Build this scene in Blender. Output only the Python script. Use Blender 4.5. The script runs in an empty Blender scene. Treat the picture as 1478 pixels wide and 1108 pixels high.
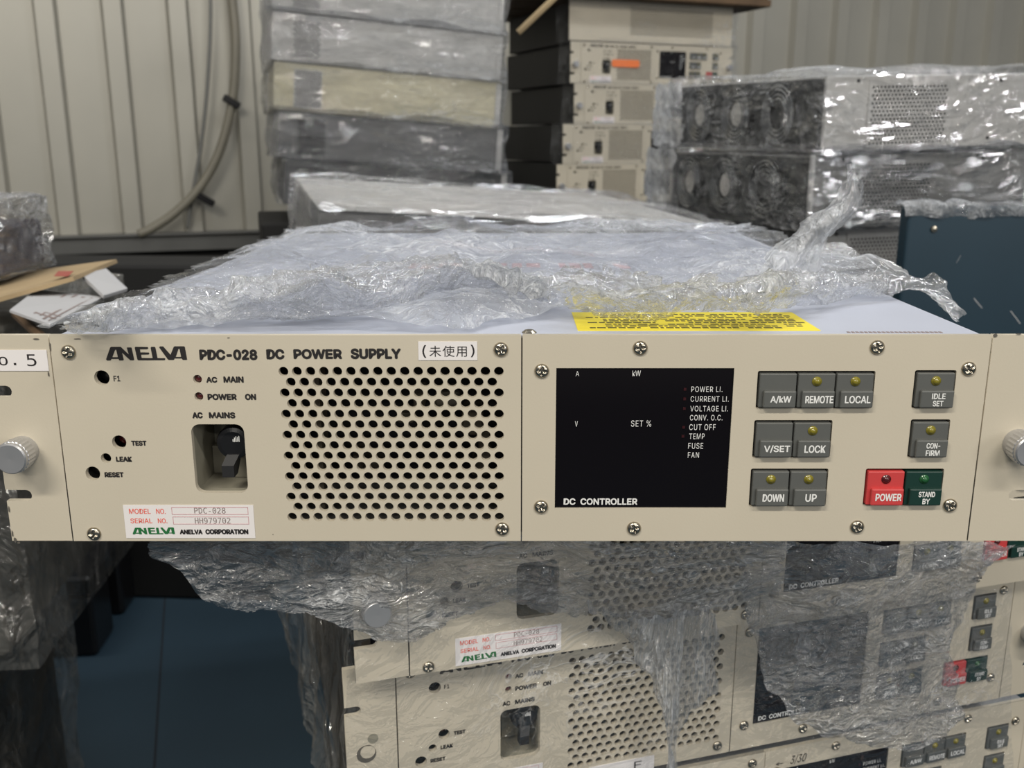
import bpy, bmesh, math, random
from mathutils import Vector, Matrix, noise
PI = math.pi
SC = bpy.context.scene
COL = SC.collection
# ------------------------------------------------------------------ camera
FPX = 1391.0                      # focal length in pixels of the 1478 x 1108 frame
TH = math.atan(FPX / 5465.0)      # downward pitch
CAM = Vector((-0.00387, -0.42275, 0.08508))
cd = bpy.data.cameras.new('camera')
cam = bpy.data.objects.new('camera', cd); COL.objects.link(cam)
cam.location = CAM; cam.rotation_euler = (PI / 2 - TH, 0, 0)
cd.sensor_width = 36.0; cd.lens = FPX / 1478.0 * 36.0
cd.clip_start = 0.01; cd.clip_end = 60
cd.dof.use_dof = True; cd.dof.focus_distance = 0.44; cd.dof.aperture_fstop = 17
SC.camera = cam
# ------------------------------------------------------------------ light and exposure
w = bpy.data.worlds.new('hall_ambient'); SC.world = w; w.use_nodes = True
bgn = w.node_tree.nodes['Background']
bgn.inputs[0].default_value = (0.95, 0.97, 1.0, 1); bgn.inputs[1].default_value = 0.21
def lamp(name, loc, rot, sx, sy, power, col):
    d = bpy.data.lights.new(name, 'AREA'); d.shape = 'RECTANGLE'; d.size = sx; d.size_y = sy
    d.energy = power; d.color = col
    o = bpy.data.objects.new(name, d); COL.objects.link(o); o.location = loc; o.rotation_euler = rot
    return o
lamp('ceiling_tube_front', (-1.0, -1.45, 1.70), (0.66, 0, 0), 1.2, 0.09, 48, (1.0, 0.94, 0.83))
lamp('ceiling_tube_middle', (0.9, -1.40, 1.75), (0.62, 0, 0), 1.2, 0.09, 30, (1.0, 0.95, 0.86))
lamp('ceiling_tube_back', (-0.9, -4.6, 1.95), (1.15, 0, -0.1), 1.5, 0.06, 28, (1.0, 0.95, 0.87))
lamp('ceiling_tube_back_right', (1.7, -4.4, 1.95), (1.15, 0, 0.3), 1.5, 0.06, 28, (1.0, 0.96, 0.90))
lamp('ceiling_tube_rear', (0.3, 0.70, 2.1), (0.0, 0, 0.2), 1.2, 0.09, 14, (0.90, 0.95, 1.0))
lamp('ceiling_tube_side', (-1.3, 1.2, 2.2), (0.35, 0, 0.27), 1.2, 0.09, 18, (1.0, 0.96, 0.88))
lamp('glint_fill_light', (2.5, -2.3, 0.95), (1.5, 0, 0.75), 0.5, 1.0, 26, (1.0, 0.98, 0.95))  # added area light for glints on upright film; no doorway known there
lamp('ceiling_tube_far', (1.8, 1.2, 2.2), (0, 0.25, 0.2), 1.2, 0.09, 32, (0.97, 0.98, 1.0))
SC.view_settings.view_transform = 'Standard'; SC.view_settings.look = 'None'
SC.view_settings.exposure = -0.2; SC.view_settings.gamma = 1.0; SC.view_settings.use_curve_mapping = False
SC.cycles.transparent_max_bounces = 32
SC.cycles.max_bounces = 8

# ------------------------------------------------------------------ from the photograph's pixels to points in the room
_F = Vector((0, math.cos(TH), -math.sin(TH))); _U = Vector((0, math.sin(TH), math.cos(TH))); _R = Vector((1, 0, 0))
def ray(px, py): return _R * ((px - 739) / FPX) + _U * ((554 - py) / FPX) + _F
def W(px, py, Y):
    r = ray(px, py); return CAM + r * ((Y - CAM.y) / r.y)
def G(px, py, z):
    r = ray(px, py); return CAM + r * ((z - CAM.z) / r.z)
def onplane(px, py, p0, n, off=0.0):
    r = ray(px, py); p0 = p0 + n * off
    return CAM + r * ((p0 - CAM).dot(n) / r.dot(n))
def P(px, py):                    # point on the front panel of the near unit, as (x, z)
    v = W(px, py, 0.0); return (v.x, v.z)

# ------------------------------------------------------------------ materials
def mat(name, col, rough=0.5, metal=0.0, spec=0.5, var=0.0, vscale=30, bump=0.0, bscale=200, coat=0.0, rvar=0.0):
    m = bpy.data.materials.new(name); m.use_nodes = True; nt = m.node_tree
    b = nt.nodes['Principled BSDF']
    b.inputs['Base Color'].default_value = (*col, 1); b.inputs['Roughness'].default_value = rough
    b.inputs['Metallic'].default_value = metal; b.inputs['Specular IOR Level'].default_value = spec
    b.inputs['Coat Weight'].default_value = coat
    tc = nt.nodes.new('ShaderNodeTexCoord')
    if var > 0 or rvar > 0:
        n = nt.nodes.new('ShaderNodeTexNoise'); n.inputs['Scale'].default_value = vscale; n.inputs['Detail'].default_value = 5
        nt.links.new(tc.outputs['Object'], n.inputs['Vector'])
        r = nt.nodes.new('ShaderNodeMapRange'); r.inputs[1].default_value = 0.25; r.inputs[2].default_value = 0.75
        r.inputs[3].default_value = 1 - var; r.inputs[4].default_value = 1 + var
        nt.links.new(n.outputs['Fac'], r.inputs[0])
        mx = nt.nodes.new('ShaderNodeVectorMath'); mx.operation = 'SCALE'; mx.inputs[0].default_value = col
        nt.links.new(r.outputs[0], mx.inputs['Scale']); nt.links.new(mx.outputs[0], b.inputs['Base Color'])
        if rvar > 0:
            r2 = nt.nodes.new('ShaderNodeMapRange'); r2.inputs[3].default_value = rough - rvar; r2.inputs[4].default_value = rough + rvar
            nt.links.new(n.outputs['Fac'], r2.inputs[0]); nt.links.new(r2.outputs[0], b.inputs['Roughness'])
    if bump > 0:
        n2 = nt.nodes.new('ShaderNodeTexNoise'); n2.inputs['Scale'].default_value = bscale; n2.inputs['Detail'].default_value = 4
        nt.links.new(tc.outputs['Object'], n2.inputs['Vector'])
        bp = nt.nodes.new('ShaderNodeBump'); bp.inputs['Strength'].default_value = bump; bp.inputs['Distance'].default_value = 0.002
        nt.links.new(n2.outputs['Fac'], bp.inputs['Height']); nt.links.new(bp.outputs[0], b.inputs['Normal'])
    return m

def film_mat(name, haze=(0.02, 0.30), gloss=0.06, rough=0.10, tint=(0.975, 0.98, 0.99), scale=90.0, strength=1.0, stretch=(1, 1, 1), white=(0.85, 0.87, 0.9), blend=0.3, crease=0.4, dist=0.8, fres=0.5):
    """clear stretch film: see-through, glossy, wrinkled, whiter along creases and where it is folded over itself"""
    m = bpy.data.materials.new(name); m.use_nodes = True; nt = m.node_tree; N = nt.nodes; L = nt.links
    N.remove(N['Principled BSDF']); out = N['Material Output']
    def nd(t, **k):
        n = N.new(t)
        for a, v in k.items(): n.inputs[a].default_value = v
        return n
    def mth(op, a, b=None, c=None, clamp=False):
        n = N.new('ShaderNodeMath'); n.operation = op; n.use_clamp = clamp
        for i, v in enumerate((a, b, c)):
            if v is None: continue
            if isinstance(v, (int, float)): n.inputs[i].default_value = v
            else: L.new(v, n.inputs[i])
        return n.outputs[0]
    tc = N.new('ShaderNodeTexCoord'); mp = nd('ShaderNodeMapping', Scale=stretch)
    L.new(tc.outputs['Object'], mp.inputs['Vector'])
    warp = nd('ShaderNodeTexNoise', Scale=scale * 0.22, Detail=3.0); L.new(mp.outputs[0], warp.inputs['Vector'])
    wa = N.new('ShaderNodeVectorMath'); wa.operation = 'MULTIPLY_ADD'; wa.inputs[1].default_value = (5.0 / scale,) * 3
    L.new(warp.outputs['Color'], wa.inputs[0]); L.new(mp.outputs[0], wa.inputs[2])
    v1 = nd('ShaderNodeTexVoronoi', Scale=scale * 0.8); v1.feature = 'F1'; L.new(wa.outputs[0], v1.inputs['Vector'])
    v2 = nd('ShaderNodeTexVoronoi', Scale=scale * 2.3); v2.feature = 'F1'; L.new(wa.outputs[0], v2.inputs['Vector'])
    n2 = nd('ShaderNodeTexNoise', Scale=scale * 1.1, Detail=4.0, Roughness=0.55); L.new(wa.outputs[0], n2.inputs['Vector'])
    rd = mth('ABSOLUTE', mth('SUBTRACT', n2.outputs['Fac'], 0.5))
    hgt = mth('ADD', mth('MULTIPLY', v1.outputs['Distance'], 0.9), mth('MULTIPLY', v2.outputs['Distance'], 0.35))
    hgt = mth('SUBTRACT', hgt, mth('MULTIPLY', rd, 1.8))
    bp = nd('ShaderNodeBump', Strength=strength, Distance=dist / scale); L.new(hgt, bp.inputs['Height'])
    lw = nd('ShaderNodeLayerWeight', Blend=blend); L.new(bp.outputs[0], lw.inputs['Normal'])
    fa = mth('MULTIPLY_ADD', lw.outputs['Fresnel'], fres, gloss, clamp=True)
    tr = N.new('ShaderNodeBsdfTransparent'); tr.inputs[0].default_value = (*tint, 1)
    gl = nd('ShaderNodeBsdfGlossy', Roughness=rough); gl.inputs[0].default_value = (1, 1, 1, 1); L.new(bp.outputs[0], gl.inputs['Normal'])
    m1 = N.new('ShaderNodeMixShader'); L.new(fa, m1.inputs[0]); L.new(tr.outputs[0], m1.inputs[1]); L.new(gl.outputs[0], m1.inputs[2])
    df = N.new('ShaderNodeBsdfDiffuse'); df.inputs[0].default_value = (*white, 1); L.new(bp.outputs[0], df.inputs['Normal'])
    tl = N.new('ShaderNodeBsdfTranslucent'); tl.inputs[0].default_value = (*white, 1)
    m2 = N.new('ShaderNodeMixShader'); m2.inputs[0].default_value = 0.4; L.new(df.outputs[0], m2.inputs[1]); L.new(tl.outputs[0], m2.inputs[2])
    hz = nd('ShaderNodeTexNoise', Scale=scale * 0.22, Detail=5.0, Roughness=0.6); L.new(wa.outputs[0], hz.inputs['Vector'])
    hr = N.new('ShaderNodeMapRange'); hr.inputs[1].default_value = 0.40; hr.inputs[2].default_value = 0.72; hr.inputs[3].default_value = haze[0]; hr.inputs[4].default_value = haze[1]
    L.new(hz.outputs['Fac'], hr.inputs[0])
    ln = N.new('ShaderNodeMapRange'); ln.interpolation_type = 'SMOOTHSTEP'; ln.inputs[1].default_value = 0.0; ln.inputs[2].default_value = 0.035; ln.inputs[3].default_value = 1.0; ln.inputs[4].default_value = 0.0
    L.new(rd, ln.inputs[0])
    mk = N.new('ShaderNodeMapRange'); mk.inputs[1].default_value = 0.48; mk.inputs[2].default_value = 0.66; L.new(hz.outputs['Fac'], mk.inputs[0])
    fac = mth('MULTIPLY_ADD', mth('MULTIPLY', ln.outputs[0], mk.outputs[0]), crease, hr.outputs[0], clamp=True)
    m3 = N.new('ShaderNodeMixShader'); L.new(fac, m3.inputs[0]); L.new(m1.outputs[0], m3.inputs[1]); L.new(m2.outputs[0], m3.inputs[2])
    L.new(m3.outputs[0], out.inputs['Surface'])
    return m

M = dict(
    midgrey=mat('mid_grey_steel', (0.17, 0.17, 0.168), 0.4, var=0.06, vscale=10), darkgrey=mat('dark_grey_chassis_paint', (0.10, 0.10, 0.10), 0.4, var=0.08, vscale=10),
    fanface=mat('dark_grey_rear_panel', (0.045, 0.045, 0.045), 0.5),
    carton=mat('grey_brown_carton', (0.085, 0.08, 0.068), 0.8, var=0.3, vscale=9),
    yellowish=mat('lamp_tinted_steel', (0.68, 0.63, 0.46), 0.4, var=0.05, vscale=10),  # a yellow lamp's reflection put into the steel colour
    leverm=mat('matt_black_plastic', (0.010, 0.010, 0.011), 0.6),
    cream=mat('cream_paint', (0.515, 0.465, 0.37), 0.42, var=0.025, vscale=18, bump=0.03, bscale=900),
    cream_edge=mat('worn_edge', (0.10, 0.09, 0.075), 0.6),
    lilac=mat('pale_lilac_steel', (0.44, 0.465, 0.545), 0.38, var=0.03, vscale=12),
    body=mat('grey_steel', (0.27, 0.27, 0.265), 0.4, var=0.05, vscale=10),
    bodywhite=mat('white_steel', (0.58, 0.57, 0.55), 0.4, var=0.04, vscale=10),
    dark=mat('dark_steel_and_shade', (0.012, 0.012, 0.013), 0.6),
    inside=mat('dark_interior', (0.02, 0.02, 0.02), 0.7),
    part=mat('dusty_component', (0.12, 0.105, 0.08), 0.6, var=0.4, vscale=60),
    ink=mat('black_ink', (0.012, 0.010, 0.010), 0.6),
    inkgrey=mat('grey_ink', (0.22, 0.17, 0.16), 0.6),
    white=mat('white_ink', (0.72, 0.72, 0.70), 0.6),
    paper=mat('white_label', (0.72, 0.69, 0.68), 0.5),
    red=mat('red_ink', (0.75, 0.14, 0.10), 0.6), stampred=mat('dull_red_print', (0.30, 0.07, 0.05), 0.7), stamp=mat('faded_red_stamp', (0.52, 0.36, 0.39), 0.6),
    rose=mat('rose_ink', (0.55, 0.28, 0.30), 0.6),
    green=mat('green_ink', (0.01, 0.13, 0.035), 0.6),
    acrylic=mat('smoked_acrylic', (0.004, 0.003, 0.004), 0.12, spec=0.35),
    digit=mat('unlit_red_diode', (0.03, 0.002, 0.004), 0.4),
    key=mat('grey_key_plastic', (0.095, 0.098, 0.092), 0.42, var=0.04, vscale=80),
    keyred=mat('red_key_plastic', (0.52, 0.05, 0.05), 0.4),
    keygreen=mat('dark_green_key_plastic', (0.006, 0.032, 0.024), 0.4),
    led=mat('olive_diode', (0.20, 0.17, 0.015), 0.25, coat=0.5),
    ledred=mat('dark_red_diode', (0.07, 0.006, 0.008), 0.25, coat=0.5),
    ledgreen=mat('green_diode', (0.015, 0.10, 0.03), 0.25, coat=0.5),
    black=mat('black_plastic', (0.008, 0.008, 0.009), 0.3),
    recess=mat('olive_recess', (0.24, 0.225, 0.175), 0.55, var=0.15, vscale=40),
    nickel=mat('nickel_steel', (0.40, 0.36, 0.29), 0.25, metal=1.0),
    alu=mat('turned_aluminium', (0.52, 0.52, 0.53), 0.34, metal=0.75),
    yellow=mat('yellow_label', (0.80, 0.66, 0.03), 0.45),
    orange=mat('orange_tag', (0.85, 0.20, 0.05), 0.5),
    wood=mat('brown_wood', (0.10, 0.06, 0.03), 0.75, var=0.3, vscale=14, bump=0.2),
    palewood=mat('pale_wood', (0.33, 0.25, 0.14), 0.7, var=0.2, vscale=14),
    card=mat('brown_cardboard', (0.34, 0.25, 0.14), 0.8, var=0.12, vscale=20),
    cardpale=mat('pale_carton', (0.46, 0.45, 0.43), 0.8, var=0.08, vscale=20),
    sheet=mat('office_paper', (0.40, 0.40, 0.41), 0.8),
    wallm=mat('galvanised_wall', (0.40, 0.385, 0.335), 0.42, var=0.10, vscale=2.2, metal=0.15, rvar=0.08),
    rail=mat('grey_rail', (0.10, 0.10, 0.095), 0.5, var=0.15, vscale=8),
    plinth=mat('dark_plinth', (0.018, 0.017, 0.015), 0.8),
    floor=mat('blue_floor_paint', (0.023, 0.048, 0.070), 0.6, var=0.12, vscale=4),
    joint=mat('floor_joint', (0.012, 0.018, 0.025), 0.8),
    conduit=mat('grey_conduit', (0.20, 0.185, 0.145), 0.5, var=0.1, vscale=10),
    cable=mat('grey_cable', (0.16, 0.16, 0.15), 0.5),
    blue=mat('blue_cabinet_paint', (0.013, 0.034, 0.052), 0.40, var=0.08, vscale=10),
    purple=mat('dark_violet_plastic', (0.055, 0.05, 0.07), 0.5, var=0.2, vscale=20),
    blackfan=mat('black_fan_plastic', (0.012, 0.012, 0.013), 0.35),
    wire=mat('chromed_wire', (0.55, 0.55, 0.55), 0.25, metal=1.0),
    hub=mat('pale_fan_hub', (0.62, 0.60, 0.56), 0.5),
    brownside=mat('brown_side_panel', (0.10, 0.085, 0.065), 0.5, var=0.35, vscale=14),
    crate=mat('dark_crate', (0.008, 0.008, 0.008), 0.85),
)
FM = dict(
    top=film_mat('film_over_top', haze=(0.04, 0.38), gloss=0.06, scale=42, strength=0.8, crease=0.5, dist=0.8),
    crumple=film_mat('film_crumpled', haze=(0.07, 0.60), gloss=0.09, rough=0.08, scale=110, crease=0.9, dist=1.2),
    twist=film_mat('film_twisted', haze=(0.22, 0.65), gloss=0.10, rough=0.10, scale=110, stretch=(1, 1, 0.5), crease=0.6, dist=1.0),
    hang=film_mat('film_hanging', haze=(0.08, 0.48), gloss=0.13, rough=0.16, scale=125, stretch=(0.55, 1, 1.1), crease=1.0, dist=1.9),
    strand=film_mat('film_gathered', haze=(0.10, 0.45), gloss=0.09, rough=0.10, scale=90, stretch=(2.5, 1, 0.3), crease=0.9, dist=1.1),
    wrap=film_mat('film_wrapped', haze=(0.0, 0.20), gloss=0.11, rough=0.15, scale=55, stretch=(0.35, 0.7, 1.3), crease=0.6, dist=1.9),
    pile=film_mat('film_hazy', haze=(0.06, 0.22), gloss=0.06, rough=0.12, scale=22, stretch=(1.2, 1, 0.5), crease=0.3, dist=0.55, white=(0.70, 0.68, 0.62)),  # haze raised over the whole sheet, in a warmer white
    clear=film_mat('film_clear', haze=(0.0, 0.14), gloss=0.06, rough=0.08, scale=20, stretch=(0.4, 0.7, 1.3), crease=0.4, dist=0.9),
    tight=film_mat('film_tight', haze=(0.0, 0.04), gloss=0.01, rough=0.10, scale=55, stretch=(0.6, 1, 1.0), crease=0.35, dist=0.55, fres=0.16),
)

# ------------------------------------------------------------------ object helpers
def meta(o, label=None, cat=None, group=None, kind=None):
    if label: o['label'] = label
    if cat: o['category'] = cat
    if group: o['group'] = group
    if kind: o['kind'] = kind
    return o
def empty(name, loc=(0, 0, 0), rot=(0, 0, 0), **k):
    o = bpy.data.objects.new(name, None); COL.objects.link(o); o.location = loc; o.rotation_euler = rot
    o.empty_display_size = 0.02
    return meta(o, **k)
def link(name, me, m, parent=None, loc=(0, 0, 0), rot=(0, 0, 0), smooth=False, **k):
    o = bpy.data.objects.new(name, me); COL.objects.link(o)
    for x in (m if isinstance(m, (list, tuple)) else [m]): me.materials.append(x)
    o.parent = parent; o.location = loc; o.rotation_euler = rot
    if smooth:
        for p in me.polygons: p.use_smooth = True
    return meta(o, **k)
def tree_copy(o, parent=None, skip=()):
    c = o.copy(); COL.objects.link(c); c.parent = parent
    for ch in o.children:
        if ch.name.split('.')[0] in skip or ch.get('only'): continue
        tree_copy(ch, c, skip)
    return c

class MB:
    """collects shapes for one mesh"""
    def __init__(s): s.bm = bmesh.new()
    def box(s, x0, x1, y0, y1, z0, z1, bev=0.0, seg=2, mtx=None):
        g = bmesh.ops.create_cube(s.bm, size=1.0)
        vs = g['verts']
        bmesh.ops.scale(s.bm, vec=(x1 - x0, y1 - y0, z1 - z0), verts=vs)
        bmesh.ops.translate(s.bm, vec=((x0 + x1) / 2, (y0 + y1) / 2, (z0 + z1) / 2), verts=vs)
        if bev > 0:
            es = list({e for v in vs for e in v.link_edges})
            r = bmesh.ops.bevel(s.bm, geom=es, offset=bev, segments=seg, profile=0.5, affect='EDGES')
            vs = list({v for f in r['faces'] for v in f.verts} | {v for v in vs if v.is_valid})
        if mtx is not None: bmesh.ops.transform(s.bm, matrix=mtx, verts=[v for v in vs if v.is_valid])
        return s
    def quads(s, verts, faces):
        vv = [s.bm.verts.new(v) for v in verts]
        for f in faces:
            try: s.bm.faces.new([vv[i] for i in f])
            except ValueError: pass
        return s
    def lathe(s, prof, n=32, c=(0, 0, 0), fn=None):
        """profile of (radius, y) turned about the y axis, front towards -y"""
        rings = []
        for r, y in prof:
            if r < 1e-7: rings.append([s.bm.verts.new((c[0], c[1] + y, c[2]))])
            else: rings.append([s.bm.verts.new((c[0] + r * math.cos(2 * PI * i / n), c[1] + y, c[2] + r * math.sin(2 * PI * i / n))) for i in range(n)])
        for a, b in zip(rings, rings[1:]):
            for i in range(n):
                j = (i + 1) % n
                q = [a[i % len(a)], a[j % len(a)], b[j % len(b)], b[i % len(b)]]
                u = []
                for v in q:
                    if v not in u: u.append(v)
                if len(u) > 2:
                    try: s.bm.faces.new(u)
                    except ValueError: pass
        return s
    def tube(s, pts, r, n=8, closed=False):
        pts = [Vector(p) for p in pts]; k = len(pts); rings = []; up = None
        for i, p in enumerate(pts):
            if closed: t = (pts[(i + 1) % k] - pts[i - 1])
            else: t = pts[min(i + 1, k - 1)] - pts[max(i - 1, 0)]
            t = t.normalized()
            if up is None: up = t.orthogonal().normalized()
            up = (up - t * up.dot(t)).normalized(); sd = t.cross(up)
            rr = r[i] if isinstance(r, (list, tuple)) else r
            rings.append([s.bm.verts.new(p + (up * math.cos(2 * PI * j / n) + sd * math.sin(2 * PI * j / n)) * rr) for j in range(n)])
        for i in range(k if closed else k - 1):
            a, b = rings[i], rings[(i + 1) % k]
            for j in range(n): s.bm.faces.new([a[j], a[(j + 1) % n], b[(j + 1) % n], b[j]])
        if not closed:
            s.bm.faces.new(rings[0][::-1]); s.bm.faces.new(rings[-1])
        return s
    def mesh(s, name, shift=None):
        bmesh.ops.recalc_face_normals(s.bm, faces=s.bm.faces)
        me = bpy.data.meshes.new(name); s.bm.to_mesh(me); s.bm.free()
        if shift is not None: me.transform(Matrix.Translation(shift))
        return me

def font(name):
    try: return bpy.data.fonts.load(bpy.utils.system_resource('DATAFILES', path='fonts') + '/' + name)
    except Exception: return None
SANS = font('Inter.woff2'); MONO = font('DejaVuSansMono.woff2')
_dg = lambda: bpy.context.evaluated_depsgraph_get()
def curve_mesh(cu):
    o = bpy.data.objects.new('tmp', cu); COL.objects.link(o); bpy.context.view_layer.update()
    me = bpy.data.meshes.new_from_object(o.evaluated_get(_dg())); bpy.data.objects.remove(o); bpy.data.curves.remove(cu)
    return me
TOFRONT = Matrix(((1, 0, 0, 0), (0, 0, -1, 0), (0, 1, 0, 0), (0, 0, 0, 1)))     # drawing plane (x, y) -> (x, z), facing -y
def plate(loops, y0, y1, bev=0.0):
    """a sheet in the x-z plane between depths y0 and y1 with real holes; loops[0] is the outline"""
    cu = bpy.data.curves.new('plate', 'CURVE'); cu.dimensions = '2D'; cu.fill_mode = 'BOTH'
    cu.extrude = (y1 - y0) / 2 - bev; cu.bevel_depth = bev; cu.bevel_resolution = 1
    for lp in loops:
        sp = cu.splines.new('POLY'); sp.points.add(len(lp) - 1); sp.use_cyclic_u = True
        for p, q in zip(sp.points, lp): p.co = (q[0], q[1], 0, 1)
    me = curve_mesh(cu); me.transform(TOFRONT); me.transform(Matrix.Translation((0, (y0 + y1) / 2, 0)))
    return me
def rect(x0, x1, z0, z1): return [(x0, z0), (x1, z0), (x1, z1), (x0, z1)]
def rrect(x0, x1, z0, z1, r, n=5):
    o = []
    for cx, cz, a in ((x1 - r, z0 + r, -90), (x1 - r, z1 - r, 0), (x0 + r, z1 - r, 90), (x0 + r, z0 + r, 180)):
        for i in range(n + 1):
            t = math.radians(a + 90 * i / n); o.append((cx + r * math.cos(t), cz + r * math.sin(t)))
    return o
def circ(x, z, r, n=20): return [(x + r * math.cos(2 * PI * i / n), z + r * math.sin(2 * PI * i / n)) for i in range(n)]

def text_mesh(body, x0, x1, zb, zt, y, bold=0.0, spacing=1.0, shear=0.0, fnt=None):
    """flat printed lettering fitted to a box in the x-z plane; bold = extra stroke width as a share of the height"""
    cu = bpy.data.curves.new('txt', 'FONT'); cu.body = body.replace('I', '\u0399') if (SANS and not fnt) else body; cu.size = 1.0; cu.space_character = spacing; cu.shear = shear
    cu.resolution_u = 4
    f_ = fnt or (SANS if all(ord(c) < 256 for c in body) else None)
    if f_: cu.font = f_
    me = curve_mesh(cu)
    xs = [v.co.x for v in me.vertices]; ys = [v.co.y for v in me.vertices]
    t = bold * (zt - zb); x0 += t; x1 -= t; zb += t; zt -= t
    sx = (x1 - x0) / (max(xs) - min(xs)); sy = (zt - zb) / (max(ys) - min(ys)); mx, my = min(xs), min(ys)
    for v in me.vertices:
        v.co = Vector((x0 + (v.co.x - mx) * sx, y, zb + (v.co.y - my) * sy))
    if t > 0:
        l = []
        for k in range(8):
            c = me.copy(); c.transform(Matrix.Translation((t * math.cos(k * PI / 4), -1e-6 * k, t * math.sin(k * PI / 4)))); l.append(c)
        me = join([me] + l)
    return me
def ptext(body, l, r, top, base, y=-0.00015, bold=0.03, **k):
    """lettering placed by its box in the photograph, on the near panel's plane"""
    x0, zb = P(l, base); x1, _ = P(r, base); _, zt = P(l, top)
    return text_mesh(body, x0, x1, zb, zt, y, bold, **k)
def join(mes, name='joined'):
    bm = bmesh.new()
    for m_ in mes: bm.from_mesh(m_)
    me = bpy.data.meshes.new(name); bm.to_mesh(me); bm.free()
    for m_ in mes: bpy.data.meshes.remove(m_)
    return me

# emblem: joined heavy strokes, drawn in a 0..1222 x 0..210 box
EMB = [[(0,185),(80,10),(96,0),(240,0),(350,115),(332,20),(334,10),(395,8),(404,20),(424,190),(415,200),(365,200),(250,85),(266,190),(258,202),(200,202),(192,188),(190,180),(85,180),(75,188),(66,202),(12,204)],
       [(450,14),(460,0),(645,2),(655,18),(640,34),(525,36),(530,82),(655,84),(662,98),(650,114),(534,116),(540,166),(706,168),(690,14),(700,0),(752,0),(762,12),(778,168),(888,168),(896,180),(884,198),(490,200),(474,190)],
       [(820,10),(830,-6),(880,-6),(980,118),(1040,0),(1056,-8),(1195,-8),(1206,4),(1224,186),(1214,194),(1160,194),(1150,184),(1148,172),(1036,172),(1024,194),(945,194),(932,184)]]
EMBH = [[(98,154),(150,46),(168,40),(182,154)], [(1056,150),(1106,32),(1124,26),(1138,150)]]
def emblem(x0, x1, z0, z1, y):
    mp = lambda q: (x0 + (x1 - x0) * q[0] / 1224.0, z1 - (z1 - z0) * (q[1] + 8) / 212.0)
    a = plate([[mp(q) for q in EMB[0]], [mp(q) for q in EMBH[0]]], y - 0.00005, y + 0.00005)
    b = plate([[mp(q) for q in EMB[1]]], y - 0.00005, y + 0.00005)
    c = plate([[mp(q) for q in EMB[2]], [mp(q) for q in EMBH[1]]], y - 0.00005, y + 0.00005)
    return join([a, b, c])

# ------------------------------------------------------------------ the rack power supply (built once, then copied)
H = 0.0990; XS = 0.2110; XE = 0.2400; XM = P(753, 600)[0]; DEP = 0.487
UP = Vector((0, 0, H))             # part meshes are drawn from the panel's top edge; the thing's origin is its base
def ulink(name, me, m, parent, **k):
    me.transform(Matrix.Translation(UP)); return link(name, me, m, parent, **k)
def dome_mesh(r, h, cross=True, n=40, rings=9):
    b = MB(); bm = b.bm; rows = []
    for j in range(rings + 1):
        t = j / rings; rr = r * t; y = -h * math.sqrt(max(0, 1 - t * t * 0.96)) * 1.0
        if j == 0: rows.append([bm.verts.new((0, y, 0))]); continue
        rows.append([bm.verts.new((rr * math.cos(2 * PI * i / n), y, rr * math.sin(2 * PI * i / n))) for i in range(n)])
    rows.append([bm.verts.new((r * math.cos(2 * PI * i / n), 0, r * math.sin(2 * PI * i / n))) for i in range(n)])
    if cross:
        for row in rows:
            for v in row:
                x, z = v.co.x / r, v.co.z / r
                if math.hypot(x, z) < 0.62 and (abs(x) < 0.16 or abs(z) < 0.16): v.co.y += h * 0.75
    for a, c in zip(rows, rows[1:]):
        for i in range(n):
            if len(a) == 1: bm.faces.new([a[0], c[i], c[(i + 1) % n]])
            else: bm.faces.new([a[i], a[(i + 1) % n], c[(i + 1) % n], c[i]])
    return b
unit = empty('rack_power_supply', (0, 0, -H))
# chassis: an open-fronted steel box
b = MB(); t = 0.0012
b.box(-0.2085, 0.2085, 0.004, DEP, -t - 0.0008, -0.0008)
chassis = ulink('top_cover', b.mesh('top_cover'), M['lilac'], unit, label='pale lilac steel top cover')
b = MB()
b.box(-0.2085, 0.2085, 0.0035, DEP, -0.0958, -0.0948)
b.box(-0.2085, -0.2073, 0.0035, DEP, -0.0953, -0.0025)
b.box(0.2073, 0.2085, 0.0035, DEP, -0.0953, -0.0025)
b.box(-0.2073, 0.2073, DEP - 0.0012, DEP, -0.0953, -0.0025)
ulink('chassis', b.mesh('chassis'), M['body'], unit)
b = MB()
b.box(-0.207, 0.207, 0.075, 0.078, -0.095, -0.003)
ulink('inner_bulkhead', b.mesh('bulkhead'), M['inside'], unit)
random.seed(4)
b = MB()
for px, py, wd, ht, yy in ((598, 595, 5, 9, 20), (640, 600, 12, 7, 28), (680, 625, 10, 12, 16), (520, 700, 12, 5, 30), (505, 690, 5, 8, 22), (698, 660, 6, 16, 18), (690, 700, 8, 8, 24), (575, 630, 8, 5, 30)):
    x, z = P(px, py); wd /= 1000; ht /= 1000; yy /= 1000
    b.box(x - wd / 2, x + wd / 2, yy, yy + 0.02, z - ht / 2, z + ht / 2, 0.0008, 1)
x, _ = P(452, 640); b.box(x - 0.0008, x + 0.0012, 0.014, 0.03, -0.092, -0.004)
ulink('inner_components', b.mesh('components'), M['part'], unit)
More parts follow.
